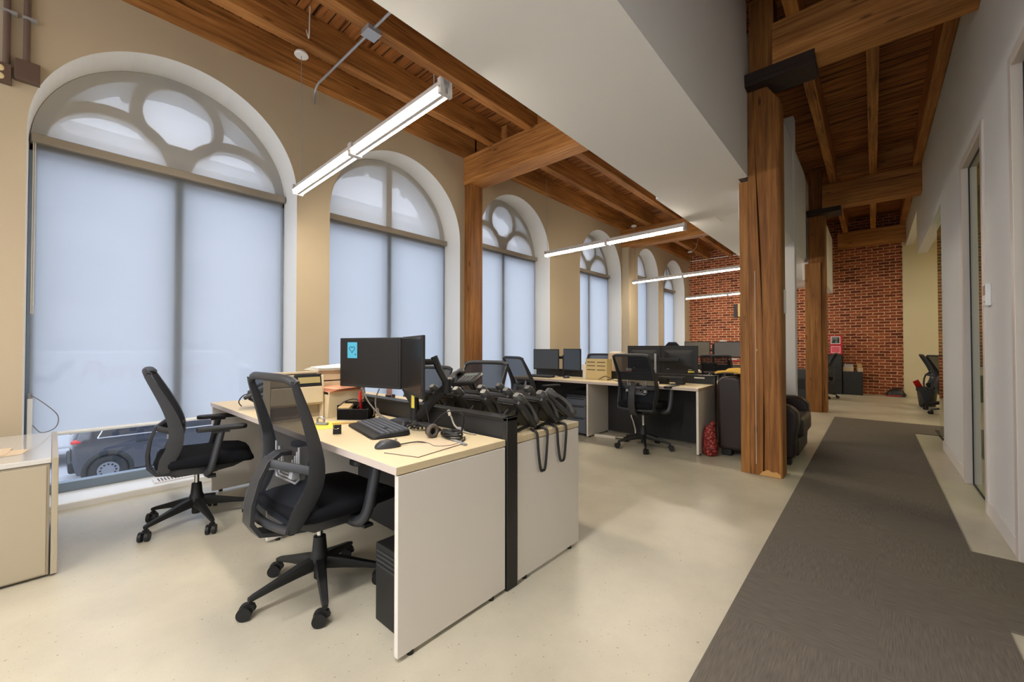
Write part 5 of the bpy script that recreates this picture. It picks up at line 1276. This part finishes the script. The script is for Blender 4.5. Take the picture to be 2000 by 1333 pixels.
# tall black cabinet with red boxes and plant
kb = thing('tall_cabinet', 'tall black cabinet against the brick wall beyond the far column', 'cabinet', (-0.82, 13.30, 0)); B(-0.45,0.235,-0.20,0.25,0.0,1.0).build('body', M['black'], kb, bevel=0.004)
for z0, z1 in ((0.03,0.33),(0.35,0.65),(0.67,0.97)): B(-0.44,0.225,-0.206,-0.20,z0,z1).build('drawer', M['black_metal'], kb, bevel=0.003)
r1 = thing('display_box', 'red box with a square outline on the tall black cabinet, lower of two', 'box', (-0.70, 13.22, 1.0)); B(-0.13,0.115,-0.10,0.13,0,0.235).build('box', M['red_print'], r1, bevel=0.003)
fr_ = MB(); fr_.box(-0.10,0.085,-0.103,-0.10,0.03,0.04); fr_.box(-0.10,0.085,-0.103,-0.10,0.195,0.205); fr_.box(-0.10,-0.09,-0.103,-0.10,0.03,0.205); fr_.box(0.075,0.085,-0.103,-0.10,0.03,0.205); fr_.build('outline', M['white_print'], r1); B(-0.09,0.075,-0.102,-0.10,0.04,0.195).build('panel', M['pink_print'], r1)
r2 = thing('display_box', 'red box with a grey photo print, upper of two on the tall black cabinet', 'box', (-0.70, 13.22, 1.237)); B(-0.13,0.115,-0.10,0.13,0,0.235).build('box', M['red_print'], r2, bevel=0.003)
B(-0.105,0.085,-0.102,-0.10,0.025,0.215).build('print_border', M['white_print'], r2); B(-0.09,0.07,-0.1035,-0.102,0.04,0.20).build('print', M['grey_print'], r2); pb = MB(); pb.prism([(-0.08,0.05),(-0.02,0.05),(0.0,0.12),(-0.05,0.15)], -0.105, -0.1035, 'y'); pb.prism([(0.03,0.05),(0.065,0.05),(0.065,0.19),(0.02,0.14)], -0.105, -0.1035, 'y'); pb.build('print_shape', M['dark_print'], r2)
pt = thing('potted_plant', 'green leafy plant in a pale pot on the tall black cabinet', 'plant', (-0.93, 13.20, 1.0)); MB().lathe([(0.035,0),(0.05,0.10),(0.045,0.10)], n=16).build('pot', M['silver'], pt, smooth=40)
lf = MB(); rq = random.Random(5)
for k in range(26):
    a = rq.uniform(0,2*PI); r = rq.uniform(0.04,0.13); h = rq.uniform(0.14,0.30)
    d = Vector((math.cos(a), math.sin(a), 0)); s = Vector((-d.y, d.x, 0))*0.016
    p0 = Vector((0,0,0.09)); p1 = d*r*0.6 + Vector((0,0,h)); p2 = d*r + Vector((0,0,h-0.04))
    lf.add([p0-s*0.3,p0+s*0.3,p1+s,p2,p1-s], [(0,1,2,3,4)])
lf.build('leaves', M['plant'], pt)
fc = thing('file_cabinet', 'dark grey two drawer cabinet at the foot of the brick wall', 'cabinet', (-0.39, 13.36, 0)); B(-0.185,0.19,-0.22,0.20,0.02,0.575).build('body', M['charcoal'], fc, bevel=0.004)
for z0, z1 in ((0.04,0.36),(0.375,0.55)): B(-0.18,0.185,-0.226,-0.22,z0,z1).build('drawer', M['black_metal'], fc, bevel=0.003)
B(-0.185,0.19,-0.23,0.20,0.0,0.02).build('plinth', M['black'], fc)
ib = thing('card_box', 'cream box with a grey lid on the two drawer cabinet', 'box', (-0.47, 13.30, 0.575)); B(-0.10,0.10,-0.10,0.10,0,0.12).build('box', M['kraft'], ib, bevel=0.004); B(-0.08,0.09,-0.08,0.10,0.12,0.18).build('lid', M['silver'], ib, bevel=0.004)
ir = thing('paper_roll', 'short tan paper roll standing on the two drawer cabinet', 'paper roll', (-0.26, 13.28, 0.575)); MB().cyl((0,0,0),(0,0,0.20),0.045,n=16).build('roll', mat('tan_roll', rgb(190,160,104), 0.8), ir, smooth=40); MB().cyl((0.02,-0.03,0),(0.02,-0.03,0.09),0.05,n=16).build('core', M['kraft'], ir, smooth=40)
dg = thing('gym_bag', 'black bag slumped at the corner of brick and cream wall', 'bag', (0.40, 13.42, 0)); MB().loft([[(x, y, z) for x, y in rrect(-w, w, -d, d, min(w,d)*0.6, 4)] for z, w, d in ((0,0.17,0.12),(0.06,0.18,0.13),(0.13,0.13,0.09),(0.19,0.06,0.04))]).build('body', M['dark_bag'], dg, smooth=60); B(-0.16,0.1,-0.135,-0.128,0.015,0.035).build('red_trim', M['red'], dg)
wb = thing('waste_bin', 'grey waste bin with a black liner in the alcove', 'bin', (0.80, 11.62, 0)); MB().lathe([(0.115,0.0),(0.12,0.005),(0.155,0.37),(0.150,0.37),(0.114,0.012)], n=24).build('bin', M['smoke'], wb, smooth=40)
ln = MB(); ln.lathe([(0.158,0.30),(0.163,0.375),(0.150,0.385),(0.120,0.30)], n=24); ln.prism([(-0.14,0.37),(0.12,0.37),(-0.03,0.06)], -0.158, -0.150, 'y'); ln.build('liner', M['dark_bag'], wb, smooth=40)
rp = thing('red_paper', 'red printed paper sticking out of the waste bin', 'paper', (0.70, 11.64, 0.36), 0, rot=(0.2, -0.5, 0.3)); B(-0.05,0.05,-0.002,0.002,0,0.17).build('sheet', M['red'], rp)
# ------------------------------------------------------------------ street outside the windows
ZS = -2.02
struct(B(-60, XO-0.35, -60, 80, ZS-0.2, ZS).build('street', M['asphalt']), 'pale street outside the windows', 'ground')
struct(B(XO-0.02, XO, Y0-6, Y1+6, ZS, 0.0).build('wall_foundation', M['stone']), 'stone footing of the building below the windows', 'wall')
fa = thing('facade', None, None, (-27, 0, ZS)); struct(fa, 'grey stone building across the street', 'building')
w = MB(); w.box(-8, 0, -50, 70, 0, 13.2); w.box(-8, 0.6, -50, 70, 12.6, 13.2); w.build('wall', M['stone'], fa)
g = MB()
for k in range(30):
    for z in (1.0, 5.2, 9.2): g.box(0.0, 0.05, -48+4*k, -46.2+4*k, z, z+2.6)
g.build('windows', M['stone_dark'], fa)
# parked car: rear towards -y, near side at x = -12.7
car = thing('parked_car', 'dark navy parked car seen under the first roller shade', 'car', (-14.25, 2.32, ZS))
# side outline (y, z): y from the rear
prof = [(-1.98,0.42),(-2.02,0.62),(-2.02,0.92),(-1.99,1.08),(-1.86,1.36),(-1.68,1.60),(-1.2,1.665),(-0.2,1.67),(0.35,1.56),(1.05,1.10),(1.9,0.98),(2.22,0.80),(2.28,0.45),(2.2,0.30),(-1.94,0.30)]
S = []
for x, sq, top in ((-0.90,0.96,0.55),(-0.86,0.99,0.8),(-0.74,1.0,0.97),(0.74,1.0,0.97),(0.86,0.99,0.8),(0.90,0.96,0.55)):
    row = []
    for y, z in prof:
        zz = z if z < 1.0 else 1.0 + (z-1.0)*(1.0 if abs(x) < 0.8 else (0.55 if abs(x) < 0.88 else 0.0))
        row.append((x, y*sq, zz))
    S.append(row)
MB().loft(S).build('body', M['car_paint'], car, smooth=35)
for s in (-1, 1):
    gl = MB(); gl.add([(s*0.868,-1.55,1.12),(s*0.868,0.55,1.12),(s*0.80,0.25,1.50),(s*0.80,-1.35,1.52)], [(0,1,2,3)])
    o = gl.build('side_window', M['car_glass'], car); sm = o.modifiers.new('t','SOLIDIFY'); sm.thickness = 0.03; sm.offset = 0
    ct = MB(); ct.tube([(s*0.885,-1.60,1.10),(s*0.895,0.6,1.10)], 0.014, n=6); ct.tube([(s*0.885,-1.60,1.10),(s*0.82,-1.40,1.53)], 0.014, n=6); ct.build('chrome_trim', M['chrome'], car)
    for y in (-1.42, 1.38):
        MB().tube([(s*0.905, y+0.40*math.cos(a*PI/12), 0.34+0.40*math.sin(a*PI/12)) for a in range(-1,14)], 0.045, n=8, ry=0.05).build('wheel_arch', M['car_trim'], car, smooth=50)
        wh = MB(); wh.tube([(s*0.86, y+0.27*math.cos(a*PI/14), 0.34+0.27*math.sin(a*PI/14)) for a in range(28)], 0.075, n=10, closed=True, ry=0.10)
        wo = wh.build('tyre', M['tyre'], car, smooth=60)
        rm = MB(); rm.cyl((s*0.84,y,0.34),(s*0.905,y,0.34),0.20,0.19,n=24); rm.build('rim', M['rim'], wo, smooth=40)
        hl = MB()
        for a in range(12): hl.cyl((s*0.906,y+0.135*math.cos(a*PI/6),0.34+0.135*math.sin(a*PI/6)),(s*0.909,y+0.135*math.cos(a*PI/6),0.34+0.135*math.sin(a*PI/6)),0.022,n=8)
        hl.build('rim_holes', M['car_trim'], wo)
    hd = MB(); hd.tube([(s*0.91,-0.95,0.93),(s*0.93,-0.85,0.935),(s*0.91,-0.74,0.93)], 0.018, n=6); hd.build('door_handle', M['car_trim'], car, smooth=60)
    MB().ball((s*0.80,-1.90,1.05), 0.085, 0.13, 0.065).build('tail_lamp', M['tail'], car, smooth=60)
B(-0.84,0.84,-2.06,-1.86,0.36,0.62).build('bumper', M['car_trim'], car, bevel=0.05, seg=3)
# second parked car just behind at the left
c3 = dup(car, (-14.25, -3.6, ZS), 0, 'dark parked car behind the navy one, only its front showing left of it')
# white courier van across the lane
van = thing('courier_van', 'white courier van with red lettering across the street', 'van', (-17.2, 2.0, ZS))
B(-1.1, 1.1, -3.6, 2.0, 0.5, 3.08).build('box', M['van_paint'], van, bevel=0.06, seg=3)
MB().prism([(2.0,0.5),(4.1,0.5),(4.15,1.35),(3.2,1.6),(2.6,2.6),(2.0,2.75)], -1.05, 1.05, 'x').build('cab', M['van_paint'], van, bevel=0.05, seg=3)
MB().prism([(2.25,1.65),(3.05,1.65),(2.55,2.45),(2.25,2.5)], -1.06, 1.06, 'x').build('cab_window', M['car_glass'], van)
for y in (-2.4, 3.1):
    for s in (-1, 1): MB().cyl((s*0.85,y,0.42),(s*1.08,y,0.42),0.42,n=24).build('wheel', M['tyre'], van, smooth=40)
cu = bpy.data.curves.new('lettering', 'FONT'); cu.body = 'Purolator'; cu.size = 0.72; cu.extrude = 0.01; cu.shear = 0.3
tmp = bpy.data.objects.new('lettering_curve', cu); COL.objects.link(tmp); bpy.context.view_layer.update()
lme = bpy.data.meshes.new_from_object(tmp.evaluated_get(bpy.context.evaluated_depsgraph_get())); bpy.data.objects.remove(tmp)
lo = bpy.data.objects.new('lettering', lme); COL.objects.link(lo); lo.parent = van
lo.location = (1.105, -1.55, 2.32); lo.rotation_euler = (PI/2, 0, PI/2); lme.materials.clear(); lme.materials.append(M['van_red'])
sw = MB(); sw.prism([(-2.15,2.28),(-1.95,2.28),(-1.55,2.82),(-1.75,2.82)], 1.10, 1.112, 'x'); sw.prism([(-2.45,2.28),(-2.2,2.28),(-2.05,2.45),(-2.3,2.45)], 1.10, 1.112, 'x'); sw.build('emblem', M['van_blue'], van)
# ------------------------------------------------------------------ light
wd = bpy.data.worlds.new('World'); sc.world = wd; wd.use_nodes = True
nt = wd.node_tree; bg = nt.nodes['Background']
bg.inputs['Color'].default_value = (0.80, 0.87, 1.0, 1); bg.inputs['Strength'].default_value = 0.95

sc.view_settings.view_transform = 'Standard'; sc.view_settings.look = 'None'
sc.view_settings.exposure = 1.6; sc.view_settings.gamma = 1.0
try: sc.view_settings.use_curve_mapping = False
except Exception: pass
cy = sc.cycles
cy.use_denoising = True
cy.max_bounces = 10; cy.diffuse_bounces = 6; cy.transparent_max_bounces = 24; cy.glossy_bounces = 4
cy.sample_clamp_indirect = 6.0; cy.caustics_reflective = False; cy.caustics_refractive = False
